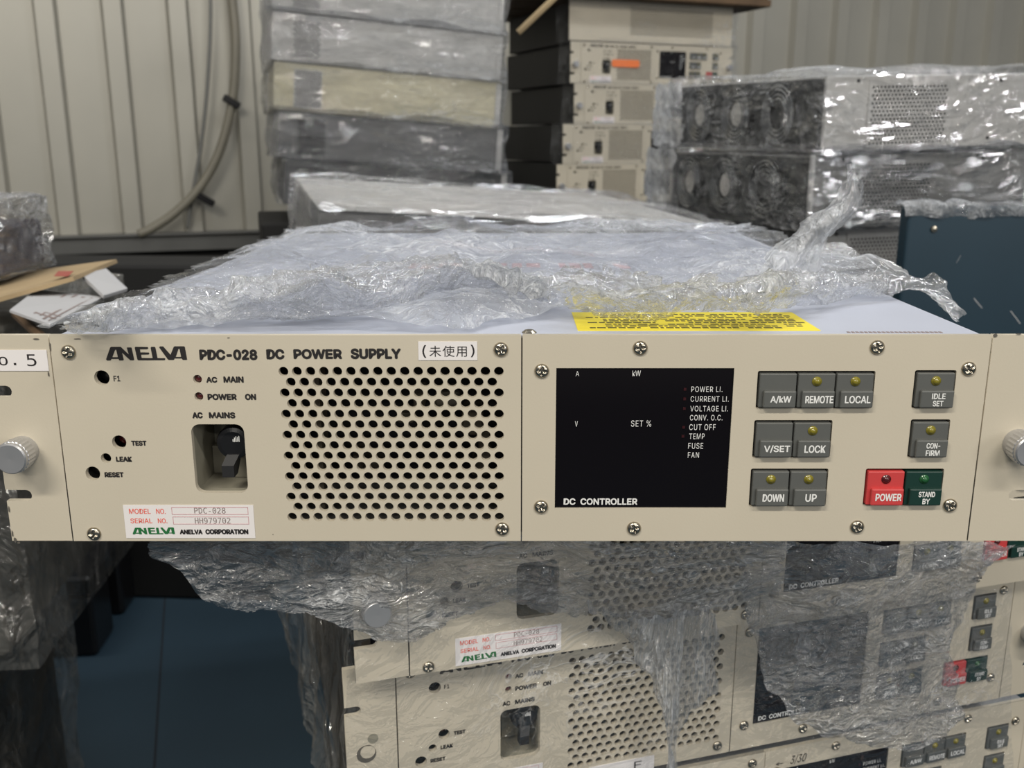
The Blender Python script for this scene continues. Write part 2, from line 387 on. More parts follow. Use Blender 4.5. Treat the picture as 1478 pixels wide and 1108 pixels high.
# left front panel with the hole field
holes = []
r0 = [P(409, 536), P(720, 535)]; r1 = [P(424, 746), P(721, 742)]
for j in range(15):
    z = r0[0][1] + (r1[0][1] - r0[0][1]) * j / 14
    xa = r0[0][0]; pit = (r0[1][0] - r0[0][0]) / 16
    for i in range(17 if j % 2 == 0 else 16):
        holes.append(circ(xa + pit * (i + (0.5 if j % 2 else 0)), z, 0.00222, 14))
hs = [(147, 545, .0035), (172, 638, .0033), (153, 661, .0024), (134, 683, .0034), (285, 547, .0020), (287, 572, .0020)]
for px, py, r in hs: holes.append(circ(*P(px, py), r, 20))
wx0, wz1 = P(275, 612); wx1, wz0 = P(358, 711)
wx0 = P(279, 660)[0]; wx1 = P(355, 660)[0]
holes.append(rrect(wx0, wx1, wz0, wz1, 0.004))
ulink('front_panel', plate([rect(-XS + 0.0002, XM - 0.0003, -H, 0)] + holes, 0.0, 0.003), M['cream'], unit)
# right controller panel
dx0, dz1 = P(803, 531); dx1 = P(1060, 530)[0]; dz0 = P(801, 733)[1]
clusters = []
def cl(tl, tr, bot, n):
    x0, z1 = P(*tl); x1 = P(*tr)[0]; z0 = P(tl[0] - 4, bot)[1]; clusters.append((x0, x1, z0, z1, n)); return clusters[-1]
cl((1094, 535), (1264, 535), 589, 3); cl((1089, 606), (1202, 606), 660, 2); cl((1084, 676), (1196, 676), 730, 2)
cl((1321, 534), (1381, 534), 589, 1); cl((1315, 605), (1372, 605), 660, 1); cl((1250, 676), (1363, 676), 729, 2)
ulink('controller_panel', plate([rect(XM + 0.0003, XS - 0.0003, -H, 0), rect(dx0, dx1, dz0, dz1)] + [rrect(c[0], c[1], c[2], c[3], 0.0008, 2) for c in clusters], 0.0, 0.003), M['cream'], unit)
# display window
b = MB(); b.box(dx0 - 0.002, dx1 + 0.002, 0.0034, 0.0055, dz0 - 0.002, dz1 + 0.002)
b2 = MB(); b2.box(dx0, dx1, 0.0008, 0.0034, dz0, dz1)
disp = ulink('display_window', join([b.mesh('a'), b2.mesh('b')]), M['acrylic'], unit)
tt = [ptext('A', 831, 836, 536, 543, bold=0), ptext('kW', 913, 925, 535, 543, bold=0), ptext('V', 830, 834, 608, 616, bold=0), ptext('SET %', 911, 940, 607, 616, bold=0, spacing=1.1)]
for s, l, r, top, base in (('POWER LI.', 998, 1043, 558, 566), ('CURRENT LI.', 997, 1052, 572, 580), ('VOLTAGE LI.', 996.5, 1051, 586, 594), ('CONV. O.C.', 996, 1043, 599, 607), ('CUT OFF', 995, 1033, 612.5, 621), ('TEMP', 995, 1017, 626, 634), ('FUSE', 993.5, 1015, 639.5, 648), ('FAN', 993, 1009, 653, 661)):
    tt.append(ptext(s, l, r, top, base, bold=0.0, spacing=1.12))
tt.append(ptext('DC  CONTROLLER', 813.5, 920, 719.5, 729, bold=0.045))
for t_ in tt:
    t_.transform(Matrix.Translation((0, 0.0007, 0))); ulink('display_lettering', t_, M['white'], disp)
b = MB()
for py, px in ((558, 989), (572, 988.5), (586, 988), (613, 987), (626, 986)):
    x, z = P(px, py + 4); b.box(x - 0.0006, x + 0.0006, 0.0004, 0.00082, z - 0.0006, z + 0.0006)
ulink('indicator_lamp', b.mesh('ind'), M['digit'], disp)
# keys
def key(x0, x1, z0, z1, txt, col, ledm, legend_scale=0.78):
    g = 0.00035; x0 += g; x1 -= g; z0 += g; z1 -= g; hh = z1 - z0; ww = x1 - x0
    b = MB(); b.box(x0, x1, -0.0012, 0.008, z0, z1, 0.0005, 2)
    b.box(x0 + ww * 0.10, x1 - 0.0002, -0.0030, 0.002, z0 + 0.0002, z0 + hh * 0.52, 0.0007, 2)
    k = ulink('push_button', b.mesh('key'), M[col], unit)
    lines = txt.split('\n'); n = len(lines); mes = []
    for i, s in enumerate(lines):
        ch = hh * (0.225 if n == 1 else 0.165)
        w_ = min(ww * 0.76, len(s) * ch * (0.62 if n == 1 else 0.52) + (0.0006 if len(s) > 1 else 0))
        cx = x0 + ww * 0.57; zc = z0 + hh * (0.27 if n == 1 else (0.36, 0.15)[i])
        mes.append(text_mesh(s, cx - w_ / 2, cx + w_ / 2, zc - ch / 2, zc + ch / 2, -0.00312, 0.035))
    ulink('legend', join(mes), M['white'], k, label='white lettering')
    if ledm:
        b = MB(); b.lathe([(0.0022, -0.0011), (0.0022, -0.0015), (0.0016, -0.0015), (0.0015, -0.0019), (0.0009, -0.0025), (0, -0.0027)], 18, (x0 + ww * 0.5, 0, z0 + hh * 0.775))
        ulink('indicator_lamp', b.mesh('led'), M[ledm], k, smooth=True)
    return k
names = (('A/kW', 'REMOTE', 'LOCAL'), ('V/SET', 'LOCK'), ('DOWN', 'UP'), ('IDLE\nSET',), ('CON-\nFIRM',), ('POWER', 'STAND\nBY'))
for c, nm in zip(clusters, names):
    x0, x1, z0, z1, n = c
    for i, s in enumerate(nm):
        colr, lm = 'key', 'led'
        if s == 'POWER': colr, lm = 'keyred', 'ledred'
        if s.startswith('STAND'): colr, lm = 'keygreen', 'ledgreen'
        if s in ('A/kW', 'V/SET'): lm = None
        key(x0 + 0.0005 + (x1 - x0 - 0.001) * i / n, x0 + 0.0005 + (x1 - x0 - 0.001) * (i + 1) / n, z0 + 0.0003, z1 - 0.0007, s, colr, lm)
b = MB()
for c in clusters: b.box(c[0] - 0.001, c[1] + 0.001, 0.0085, 0.0095, c[2] - 0.001, c[3] + 0.001)
ulink('key_backplate', b.mesh('bp'), M['dark'], unit)
# rack ears with slots and knobs
for sgn in (-1, 1):
    xa, xb = sorted((sgn * (XS + 0.0005), sgn * XE))
    sl = []
    for zc, ln in ((P(20, 565)[1], 0.0075), (P(43, 715)[1], 0.0105)):
        e0 = 0.0022; e1 = ln + 0.0015
        if sgn < 0: sl.append((xa - 0.0001, xa + e1, zc))
        else: sl.append((xb - e1, xb + 0.0001, zc))
    z1_, z2_ = sl[0][2], sl[1][2]; hw = 0.0027
    def slotarc(xin, z, d):      # rounded inner end of an open slot
        return [(xin + d * (hw * math.cos(a) - hw), z + hw * math.sin(a)) for a in [PI / 2 - PI * i / 8 for i in range(9)]]
    ed = xa if sgn < 0 else xb; d = 1 if sgn < 0 else -1; inn = xb if sgn < 0 else xa
    lp = [(inn, 0), (ed, 0)]
    for z_, ln in ((z1_, sl[0][1] - sl[0][0]), (z2_, sl[1][1] - sl[1][0])):
        lp += [(ed, z_ + hw)] + slotarc(ed + d * ln, z_, d) + [(ed, z_ - hw)]
    lp += [(ed, -H), (inn, -H)]
    ear = ulink('rack_ear', plate([lp], 0.0003, 0.0033), M['cream'], unit)
    b = MB(); b.box(min(inn, inn - d * 0.0), max(inn, inn + d * 0.0) + 1e-5, 0.0033, 0.02, -H, 0)
    kx, kz = (P(34, 650) if sgn < 0 else P(1469, 640))
    prof = [(0, -0.0125), (0.0030, -0.0126), (0.0066, -0.0127), (0.0072, -0.0120), (0.0072, -0.0105), (0.0075, -0.0102)]
    b = MB(); b.lathe(prof + [(0.0075, -0.004), (0.0070, -0.0035), (0.0070, 0.0003)], 48, (kx, 0, kz))
    for v in b.bm.verts:
        rr = math.hypot(v.co.x - kx, v.co.z - kz)
        if rr > 0.0073: 
            a = math.atan2(v.co.z - kz, v.co.x - kx); f = 1 + 0.02 * (1 if int(round(a / (2 * PI) * 48)) % 2 else -1)
            v.co.x = kx + (v.co.x - kx) * f; v.co.z = kz + (v.co.z - kz) * f
    ulink('thumb_knob', b.mesh('knob'), M['alu'], ear, label='turned silver thumb knob')
# screws
sme = dome_mesh(0.0033, 0.0019).mesh('pan_head_screw')
for px, py in ((99, 508), (136, 770), (723, 504), (725, 763), (782, 535), (781, 731), (924, 502), (915, 762), (1266, 501), (1237, 760), (1398, 532), (1371, 729)):
    x, z = P(px, py)
    o = bpy.data.objects.new('pan_head_screw', sme); COL.objects.link(o); o.parent = unit; o.location = (x, 0, z + H); o.rotation_euler = (0, random.uniform(0, 1.5), 0)
sme.materials.append(M['nickel'])
for p in sme.polygons: p.use_smooth = True
# tiny lamps behind the panel holes
for px, py, r, mm in ((285, 547, 0.0019, 'ledred'), (287, 572, 0.0019, 'ledred'), (172, 638, 0.0030, 'ledred'), (147, 545, 0.0033, 'black'), (134, 683, 0.0032, 'black'), (153, 661, 0.0022, 'black')):
    x, z = P(px, py); b = MB(); yy = 0.0012 if r < 0.002 else 0.006
    b.lathe([(r, yy + 0.006), (r, yy + 0.001), (r * 0.7, yy + 0.0002), (0, yy)], 18, (x, 0, z))
    ulink('panel_lamp' if mm == 'ledred' else 'recessed_button', b.mesh('lampd'), M[mm], unit, smooth=True)
# breaker in its window
b = MB(); y1 = 0.034
b.box(wx0 - 0.0005, wx1 + 0.0005, y1, y1 + 0.001, wz0 - 0.0005, wz1 + 0.0005)
b.box(wx0 - 0.0015, wx0 - 0.0003, 0.003, y1, wz0 - 0.001, wz1 + 0.001); b.box(wx1 + 0.0003, wx1 + 0.0015, 0.003, y1, wz0 - 0.001, wz1 + 0.001)
b.box(wx0 - 0.001, wx1 + 0.001, 0.003, y1, wz0 - 0.0015, wz0 - 0.0003); b.box(wx0 - 0.001, wx1 + 0.001, 0.003, y1, wz1 + 0.0003, wz1 + 0.0015)
b.box(wx0 + 0.007, wx0 + 0.0205, 0.022, y1, wz0, wz1); b.box(wx0, wx1 , 0.028, y1, wz0 , wz0 + 0.014)
rec = ulink('switch_recess', b.mesh('recess'), M['recess'], unit)
bx, bz = P(331, 646)
b = MB(); b.lathe([(0, 0.006), (0.0058, 0.006), (0.0076, 0.0066), (0.0082, 0.008), (0.0082, 0.0335)], 36, (bx, 0, bz))
brk = ulink('rotary_switch', b.mesh('switch'), M['black'], unit, smooth=False)
b = MB()
b.quads([(bx - 0.0030, 0.0050, bz - 0.005), (bx + 0.0028, 0.0050, bz - 0.005), (bx - 0.0046, 0.0012, bz - 0.0092), (bx + 0.0010, 0.0012, bz - 0.0092),
         (bx - 0.0046, 0.0012, bz - 0.0148), (bx + 0.0010, 0.0012, bz - 0.0148), (bx - 0.0046, 0.007, bz - 0.0148), (bx + 0.0010, 0.007, bz - 0.0148), (bx - 0.0030, 0.010, bz - 0.005), (bx + 0.0028, 0.010, bz - 0.005)],
        [(0, 1, 3, 2), (2, 3, 5, 4), (4, 5, 7, 6), (6, 7, 9, 8), (0, 2, 4, 6, 8), (1, 9, 7, 5, 3), (0, 8, 9, 1)])
ulink('switch_lever', b.mesh('lever'), M['leverm'], brk)
x, z = P(335, 640)
b = MB()
for i, h_ in enumerate((0.0012, 0.002, 0.0026, 0.0022, 0.0028)): b.box(x - 0.0014 + i * 0.0007, x - 0.001 + i * 0.0007, 0.0058, 0.006, z - 0.001, z - 0.001 + h_)
ulink('switch_mark', b.mesh('mark'), M['white'], brk, label='small white printed mark')
# printing on the left panel
tt = [ptext('PDC-028', 288.5, 372, 504, 519.5, bold=0.075), ptext('DC', 385, 411, 503.5, 518.5, bold=0.075), ptext('POWER', 424, 494, 503.5, 518, bold=0.075), ptext('SUPPLY', 506.5, 579, 502.5, 518, bold=0.075),
      ptext('F1', 164.5, 174, 542, 550), ptext('AC', 298, 314, 543.5, 552, bold=0.075), ptext('MAIN', 323, 352, 543, 552, bold=0.075), ptext('POWER', 300, 342, 568, 577, bold=0.075), ptext('ON', 354, 370, 568, 577, bold=0.075),
      ptext('AC', 278, 293, 594.5, 603.5, bold=0.075), ptext('MAINS', 302, 340, 594.5, 603.5, bold=0.075), ptext('TEST', 190, 212, 635.5, 643, bold=0.075), ptext('LEAK', 168, 191, 658.5, 666, bold=0.075), ptext('RESET', 151.5, 179, 681, 688.5, bold=0.075)]
for t_ in tt: ulink('panel_lettering', t_, M['ink'], unit)
x0, z0 = P(153.5, 520); x1, z1 = P(268.5, 499.5)
ulink('emblem', emblem(x0, x1, z0, z1, -0.00012), M['ink'], unit)
# name plate
nx0, nz1 = P(177, 728.5); nx1 = P(365.5, 728)[0]; nz0 = P(183, 776)[1]
nx0 = (nx0 + P(183, 775)[0]) / 2
b = MB(); b.box(nx0, nx1, -0.00025, 0.0, nz0, nz1)
npl = ulink('name_plate', b.mesh('np'), M['paper'], unit, label='white label with red and green print')
yy = -0.00035
def ntext(s, l, r, top, base, **k): return ptext(s, l, r, top, base, y=yy, **k)
ulink('red_print', join([ntext('MODEL', 187, 218, 733.5, 741, bold=0.02), ntext('NO.', 226, 239.5, 733.5, 741, bold=0.02), ntext('SERIAL', 189, 220.5, 747.5, 754.5, bold=0.02), ntext('NO.', 228.5, 242, 747.5, 754.5, bold=0.02)]), M['red'], npl)
b = MB()
for l, r, top, base in ((248.5, 358, 731.5, 742), (250.5, 359, 745, 756)):
    xa, za = P(l, base); xb, zb = P(r, top); tk = 0.00022
    b.box(xa, xb, yy, yy + 0.00008, za, za + tk); b.box(xa, xb, yy, yy + 0.00008, zb - tk, zb); b.box(xa, xa + tk, yy, yy + 0.00008, za, zb); b.box(xb - tk, xb, yy, yy + 0.00008, za, zb)
ulink('print_frame', b.mesh('fr'), M['rose'], npl)
ulink('grey_print', join([ntext('PDC-028', 281, 326, 732, 740.5, bold=0.0, spacing=1.0, fnt=MONO), ntext('HH979702', 282, 333, 746.5, 755, bold=0.0, spacing=1.0, fnt=MONO)]), M['inkgrey'], npl)
xa, za = P(192, 770.5); xb, zb = P(252, 760.5)
ulink('green_emblem', emblem(xa, xb, za, zb, yy), M['green'], npl)
ulink('black_print', join([ntext('ANELVA', 260, 293, 763.5, 770.5, bold=0.085), ntext('CORPORATION', 297, 359, 763, 770.5, bold=0.085)]), M['ink'], npl)
SMALL = ('inner_components',)
proto_unit = unit

# extras of the near unit only
def only(o): o['only'] = True; return o
b = MB(); b.box(-0.2435, P(67, 506)[0], -0.0001, 0.0003, P(30, 535)[1], P(30, 505)[1])
st = only(ulink('number_sticker', b.mesh('st'), M['paper'], unit, label='white sticker with a number'))
ulink('sticker_lettering', join([ptext('N', -22, -6, 510, 527, y=-0.0002, bold=0, fnt=MONO), ptext('o.', -1, 24, 514.5, 527, y=-0.0002, bold=0, fnt=MONO), ptext('5', 40, 53.5, 511, 528, y=-0.0002, bold=0, fnt=MONO)]), M['ink'], st)
sx0, sz1 = P(603.5, 492.5); sx1, sz0 = P(689, 519.5)
b = MB(); b.box(sx0, sx1, -0.0003, 0.0, sz0, sz1)
st = only(ulink('paper_sticker', b.mesh('st2'), M['paper'], unit, label='small white sticker with black characters'))
ulink('sticker_lettering', join([ptext('(', 610, 615.5, 497.5, 516, y=-0.0004, bold=0), ptext('未使用', 620, 674, 498.5, 514.5, y=-0.0004, bold=0.0, spacing=1.12), ptext(')', 679.5, 685, 497, 515, y=-0.0004, bold=0)]), M['ink'], st)
# yellow caution label and red stamp on the top cover
TOPZ = -0.0007
b = MB(); q = [G(826, 447, 0), G(1158, 447, 0), G(1187, 476, 0), G(838, 476, 0)]
ya, yb = 0.014, 0.062; xa, xb = 0.0265, 0.1385
b.box(xa, xb, ya, yb, TOPZ - 0.0001, TOPZ + 0.00015)
yl = only(ulink('caution_label', b.mesh('yl'), M['yellow'], unit, label='yellow caution label with rows of black print'))
random.seed(9); b = MB()
for r in range(9):
    yy_ = ya + 0.005 + r * 0.0044; x = xa + (0.014 if r % 3 else 0.006)
    while x < xb - 0.006:
        w_ = random.uniform(0.0012, 0.0045)
        if random.random() < 0.86: b.box(x, x + w_, yy_, yy_ + 0.0022, TOPZ + 0.00015, TOPZ + 0.0002)
        x += w_ + random.uniform(0.0006, 0.0012)
ulink('caution_print', b.mesh('yp'), M['ink'], yl)
b = MB(); random.seed(3)
x = -0.075
while x < 0.085:
    w_ = random.uniform(0.004, 0.010)
    if random.random() < 0.85:
        b.box(x, x + w_, 0.235 + random.uniform(-.003, .003), 0.262, TOPZ - 0.0001, TOPZ + 0.0001)
    x += w_ + random.uniform(0.001, 0.004)
only(ulink('stamp', b.mesh('stamp'), M['stamp'], unit, label='faded red stamp'))
b = MB(); x, y_ = 0.1675, 0.006
for i in range(22): b.box(x - 0.018 + i * 0.002, x - 0.0168 + i * 0.002, 0.009, 0.0115, TOPZ - .0001, TOPZ + .0001)
only(ulink('small_print', b.mesh('sp'), M['inkgrey'], unit))
b = MB()
for x in (0.0015,): b.lathe([(0, -0.0015), (0.002, -0.0012), (0.0035, 0)], 16)
me = b.mesh('ts'); me.transform(Matrix.Rotation(-PI / 2, 4, 'X')); me.transform(Matrix.Translation((0.004, 0.010, TOPZ)))
only(ulink('cover_screw', me, M['nickel'], unit))
# chips along the panel edges
b = MB(); random.seed(12)
def chip(px, py, wpx, hpx):
    x, z = P(px, py); w_ = wpx / 3200; h_ = hpx / 3200; n = 9
    lp = [(x + w_ * math.cos(2 * PI * i / n) * random.uniform(.6, 1), z + h_ * math.sin(2 * PI * i / n) * random.uniform(.5, 1)) for i in range(n)]
    only(ulink('paint_chip', plate([lp], -0.00008, 0.0001), M['cream_edge'], unit))
for c in ((22, 779, 2.5, 5), (18, 770, 1.2, 7), (27, 783, 3, 2), (52, 489, 6, 1.2), (112, 489, 7, 1.2), (73, 500, 1.2, 9), (70, 540, 1.2, 5), (1437, 484, 4, 3), (1470, 482, 5, 1.2), (330, 487.5, 3, 1), (394, 771, 1, 1), (13, 735, 1.2, 6)): chip(*c)
meta(unit, 'cream rack power supply in front with a red key, topmost of the near stack', 'power supply', 'cream rack power supplies of the near stack')

# ------------------------------------------------------------------ the three units below it
RZ = 0.292
def stack_unit(x, y, ztop, rz, label, group, skip=(), ry=0.0, cat='power supply'):
    o = tree_copy(proto_unit, None, skip); o.location = (x, y, ztop - H); o.rotation_euler = (0, ry, rz)
    for ch in o.children:
        if ch.name.startswith('top_cover'):
            if 'shade_grey_cover' not in bpy.data.meshes:
                mm = ch.data.copy(); mm.name = 'shade_grey_cover'; mm.materials.clear(); mm.materials.append(M['body'])  # shade in the gap put into the cover's colour
            ch.data = bpy.data.meshes['shade_grey_cover']; ch['label'] = 'steel top cover greyed for shade'
    return meta(o, label, cat, group)
G1 = 'cream rack power supplies of the near stack'
u2 = stack_unit(0.1434, 0.1022, -0.0967, RZ - 0.004, 'cream rack power supply directly under the front one, half hidden by film', G1)
u3 = stack_unit(0.1340, 0.1143, -0.1942, RZ, 'cream rack power supply third from the top of the near stack, scuffed left ear', G1)
u4 = stack_unit(0.1599, 0.1232, -0.2998, RZ, 'lowest cream rack power supply in view, handwriting on its panel', G1)
for ch in list(u3.children):
    if ch.name.startswith('rack_ear') and ch.data.vertices[0].co.x < 0:
        for kk in list(ch.children): bpy.data.objects.remove(kk)
kx, kz = P(34, 650)
me = plate([circ(kx, kz, 0.0055, 24), circ(kx + 0.0008, kz + 0.0012, 0.0042, 20)], 0.0001, 0.0004)
ulink('worn_ring', me, M['cream_edge'], u3)
me = plate([circ(kx + 0.004, kz + 0.009, 0.003, 20)], 0.0001, 0.0004)
ulink('grey_plug', me, M['recess'], u3)
me = plate([rect(-0.095, -0.052, -H - 0.001, -0.0905)], -0.0004, 0.0)
s3 = ulink('paper_sticker', me, M['paper'], u3, label='white sticker at the bottom edge')
ulink('sticker_lettering', text_mesh('F', -0.0655, -0.0605, -0.0975, -0.0925, -0.0005, 0.0), M['ink'], s3)
n4 = join([text_mesh('←', 0.0085, 0.0140, -0.0120, -0.0095, -0.0003, 0.01), text_mesh('3/30', 0.0195, 0.0315, -0.0135, -0.0065, -0.0003, 0.0, shear=0.3)])
ulink('handwriting', n4, M['ink'], u4, label='black marker handwriting')

# what carries the near stack (below the frame)
meta(link('storage_crate', MB().box(-0.21, 0.21, 0.01, 0.48, -0.85, -0.3990, 0.004, 1).mesh('crate'), M['crate'], None, (0.16, 0.123, 0), (0, 0, RZ)), 'dark crate carrying the near stack of power supplies', 'crate')

# ------------------------------------------------------------------ stretch film
def crom(p0, p1, p2, p3, t):
    return 0.5 * ((2 * p1) + (p2 - p0) * t + (2 * p0 - 5 * p1 + 4 * p2 - p3) * t * t + (3 * p1 - p0 - 3 * p2 + p3) * t ** 3)
def cr_line(pts, u):
    k = len(pts) - 1; x = min(max(u, 0), 1) * k; i = min(int(x), k - 1); t = x - i
    a = pts[i - 1] if i > 0 else pts[i] * 2 - pts[i + 1]
    d = pts[i + 2] if i + 2 <= k else pts[i + 1] * 2 - pts[i]
    return crom(a, pts[i], pts[i + 1], d, t)
_dirs = {}
def ridge(p, sc, seed):
    """crumple of flat facets: folded waves along random directions"""
    if seed not in _dirs:
        r = random.Random(seed); l = []
        for i in range(5):
            v = Vector((r.gauss(0, 1), r.gauss(0, 1), r.gauss(0, 1))).normalized(); l.append((v * r.uniform(0.25, 0.75), r.random()))
        _dirs[seed] = l
    q = p * sc; q = q + noise.noise_vector(q * 0.7 + Vector((seed, 0, 0))) * 0.9; d = 0.0
    for v, ph in _dirs[seed]:
        x = q.dot(v) + ph; d += abs(2 * (x - math.floor(x + 0.5))) * 2 - 1
    return d * 0.4
def patch(name, rows, nu, nv, amp, seed, m, sc=25.0, aniso=(1, 1, 1), rag=('v0', 'v1', 'u0', 'u1'), ragw=0.05, raw=False, floor_z=None, bias=0.0, clampf=None, holes=0.0):
    """a sheet of film through a grid of points, crumpled along its normal, with torn edges"""
    A = Vector(aniso); pts = []
    for j in range(nv + 1):
        v = j / nv; line = [cr_line([cr_line(r, i / nu) for r in rows], v) for i in range(nu + 1)] if len(rows) > 1 else None
        pts.append(line)
    verts = []
    for j in range(nv + 1):
        for i in range(nu + 1):
            du = pts[j][min(i + 1, nu)] - pts[j][max(i - 1, 0)]; dv = pts[min(j + 1, nv)][i] - pts[max(j - 1, 0)][i]
            n = du.cross(dv); n = n.normalized() if n.length > 1e-12 else Vector((0, 0, 1))
            p = pts[j][i]; q = Vector((p.x * A.x, p.y * A.y, p.z * A.z))
            d = 0.55 * noise.noise(q * sc * 0.5 + Vector((seed, 0, 0))) + 0.45 * ridge(q, sc, seed) + 0.25 * ridge(q, sc * 2.3, seed + 5) + 0.15 * ridge(q, sc * 5, seed + 9)
            s = Vector((noise.noise(q * sc * 1.5 + Vector((0, seed, 3))), noise.noise(q * sc * 1.5 + Vector((7, seed, 0))), noise.noise(q * sc * 1.5 + Vector((1, 2, seed)))))
            r = p + n * amp * (d + bias) + s * amp * 0.6
            if floor_z is not None and r.z < floor_z: r.z = floor_z + (floor_z - r.z) * 0.15
            if clampf: r = clampf(r)
            verts.append(r)
    faces = []
    for j in range(nv):
        for i in range(nu):
            u, v = (i + .5) / nu, (j + .5) / nv; c = verts[j * (nu + 1) + i]
            e = 1.0
            if 'v0' in rag: e = min(e, v / ragw)
            if 'v1' in rag: e = min(e, (1 - v) / ragw)
            if 'u0' in rag: e = min(e, u / (ragw * nv / nu * 1.2))
            if 'u1' in rag: e = min(e, (1 - u) / (ragw * nv / nu * 1.2))
            nn = 0.5 + 0.5 * noise.noise(c * 60 + Vector((seed, 1, 1))) + 0.25 * noise.noise(c * 220 + Vector((seed, 4, 1)))
            if e < 1 and e < nn: continue
            if holes and noise.noise(c * 45 + Vector((seed, 8, 8))) > holes: continue
            a = j * (nu + 1) + i; faces.append((a, a + 1, a + nu + 2, a + nu + 1))
    me = bpy.data.meshes.new(name); me.from_pydata([tuple(v) for v in verts], [], faces)
    bm = bmesh.new(); bm.from_mesh(me)
    bmesh.ops.delete(bm, geom=[v for v in bm.verts if not v.link_faces], context='VERTS')
    bm.to_mesh(me); bm.free()
    return me
def film(name, me, m, **k): return link(name, me, FM[m], None, smooth=True, **k)

# loose film over the near unit
rows = []
for y, l, r, z in ((0.006, -0.222, -0.02, .004), (0.03, -0.224, 0.0, .007), (0.08, -0.222, 0.10, .008), (0.16, -0.221, 0.222, .010), (0.26, -0.224, 0.226, .010), (0.38, -0.222, 0.222, .010), (0.47, -0.216, 0.214, .010), (0.50, -0.21, 0.21, -.01)):
    rows.append([Vector((l + (r - l) * i / 8, y, z + 0.004 * math.sin(i * 2.1 + y * 30) - (0.012 if i in (0,) else 0))) for i in range(9)])
lay = empty('torn_film', (0, 0.2, 0.0), label='torn clear film lying crumpled over the top of the front power supply', cat='plastic film')
def layer(name, me, m, **k):
    me.transform(Matrix.Translation((0, -0.2, 0))); return link(name, me, FM[m], lay, smooth=True, **k)
layer('film_sheet', patch('film', rows, 170, 170, 0.006, 1.3, None, sc=22, floor_z=0.0012, ragw=0.02), 'top')
Z = lambda l: [G(*q) for q in l]
layer('crumpled_ridge', patch('r1', [
    Z([(105, 452, .012), (200, 424, .014), (300, 408, .014), (390, 390, .02), (450, 372, .024), (540, 384, .018), (640, 372, .018), (720, 384, .014), (800, 404, .012)]),
    Z([(95, 462, .014), (200, 440, .012), (300, 432, .012), (400, 420, .018), (460, 405, .022), (540, 412, .016), (640, 388, .020), (720, 396, .018), (800, 418, .014)]),
    Z([(85, 472, .008), (200, 458, .006), (300, 452, .006), (400, 445, .006), (470, 442, .006), (560, 436, .006), (650, 408, .006), (730, 408, .006), (795, 430, .006)]),
    Z([(80, 479, .002), (200, 472, .002), (300, 468, .002), (400, 464, .002), (470, 459, .002), (560, 448, .002), (650, 425, .002), (730, 420, .002), (790, 440, .002)])],
    260, 70, 0.008, 2.2, None, sc=38, floor_z=0.0015, ragw=0.10), 'crumple')
layer('crumpled_ridge', patch('r2', [
    Z([(770, 398, .014), (880, 402, .016), (1000, 400, .016), (1100, 395, .018), (1200, 392, .014), (1300, 402, .006)]),
    Z([(785, 416, .016), (890, 420, .018), (1000, 420, .018), (1100, 414, .020), (1200, 408, .014), (1310, 412, .006)]),
    Z([(815, 436, .006), (900, 444, .008), (1000, 446, .008), (1090, 440, .008), (1180, 428, .006), (1320, 420, .003)]),
    Z([(835, 450, .002), (900, 458, .002), (1000, 463, .002), (1080, 455, .002), (1160, 438, .002), (1325, 424, .001)])],
    200, 60, 0.008, 4.1, None, sc=38, floor_z=0.0015, ragw=0.12), 'crumple')
T = lambda l: [W(*q) for q in l]
layer('twisted_tail', patch('tw', [
    T([(1040, 418, .115), (1085, 428, .10), (1140, 428, .11), (1190, 420, .13)]),
    T([(1092, 375, .13), (1118, 384, .112), (1155, 392, .115), (1195, 385, .14)]),
    T([(1128, 338, .14), (1150, 348, .118), (1180, 352, .12), (1200, 345, .15)]),
    T([(1165, 306, .145), (1190, 314, .122), (1215, 318, .122), (1236, 322, .15)]),
    T([(1200, 280, .15), (1215, 290, .13), (1232, 300, .125), (1248, 312, .15)]),
    T([(1215, 262, .15), (1228, 268, .132), (1240, 280, .13), (1250, 296, .15)]),
    T([(1224, 236, .15), (1234, 240, .135), (1244, 252, .135), (1252, 270, .15)])],
    70, 130, 0.005, 6.4, None, sc=48, aniso=(1, 1, 0.6), ragw=0.05, rag=('v1', 'u0', 'u1')), 'twist')
layer('draped_corner', patch('dc', [
    T([(1140, 356, .24), (1200, 344, .24), (1260, 368, .21), (1320, 396, .17), (1362, 398, .13), (1386, 440, .10)]),
    T([(1125, 398, .16), (1200, 388, .16), (1270, 398, .14), (1330, 408, .115), (1366, 418, .10), (1392, 455, .085)]),
    T([(1085, 430, .10), (1190, 426, .10), (1280, 421, .095), (1335, 419, .085), (1360, 440, .07), (1378, 472, .055)])],
    150, 70, 0.006, 8.8, None, sc=30, ragw=0.06), 'top')

# film hanging under the front edge, over the units below
n2 = Vector((math.sin(RZ), -math.cos(RZ), 0)); p2 = Vector((0.1434, 0.1015, -0.15))
def FP(px, py, off=0.004): return onplane(px, py, p2, n2, off)
def nearer(r):                      # keep the film in front of the panels
    d = (r - p2).dot(n2)
    if d < 0.0015 and r.x > -0.075: r = r + n2 * (0.0015 - d)
    if r.y < 0.004 and r.z > -0.1: r.y = 0.004
    return r
hang = empty('hanging_film', (0.08, 0.05, -0.2), label='torn clear film hanging below the front power supply over the units under it', cat='plastic film')
def hlayer(name, me, m, **k):
    me.transform(Matrix.Translation((-0.08, -0.05, 0.2))); return link(name, me, FM[m], hang, smooth=True, **k)
xs = [205, 250, 300, 350, 400, 460, 520, 590, 660, 730, 800, 870, 940, 1010, 1080, 1150]
bot = [795, 830, 868, 890, 885, 898, 915, 925, 900, 880, 900, 905, 915, 895, 880, 850]
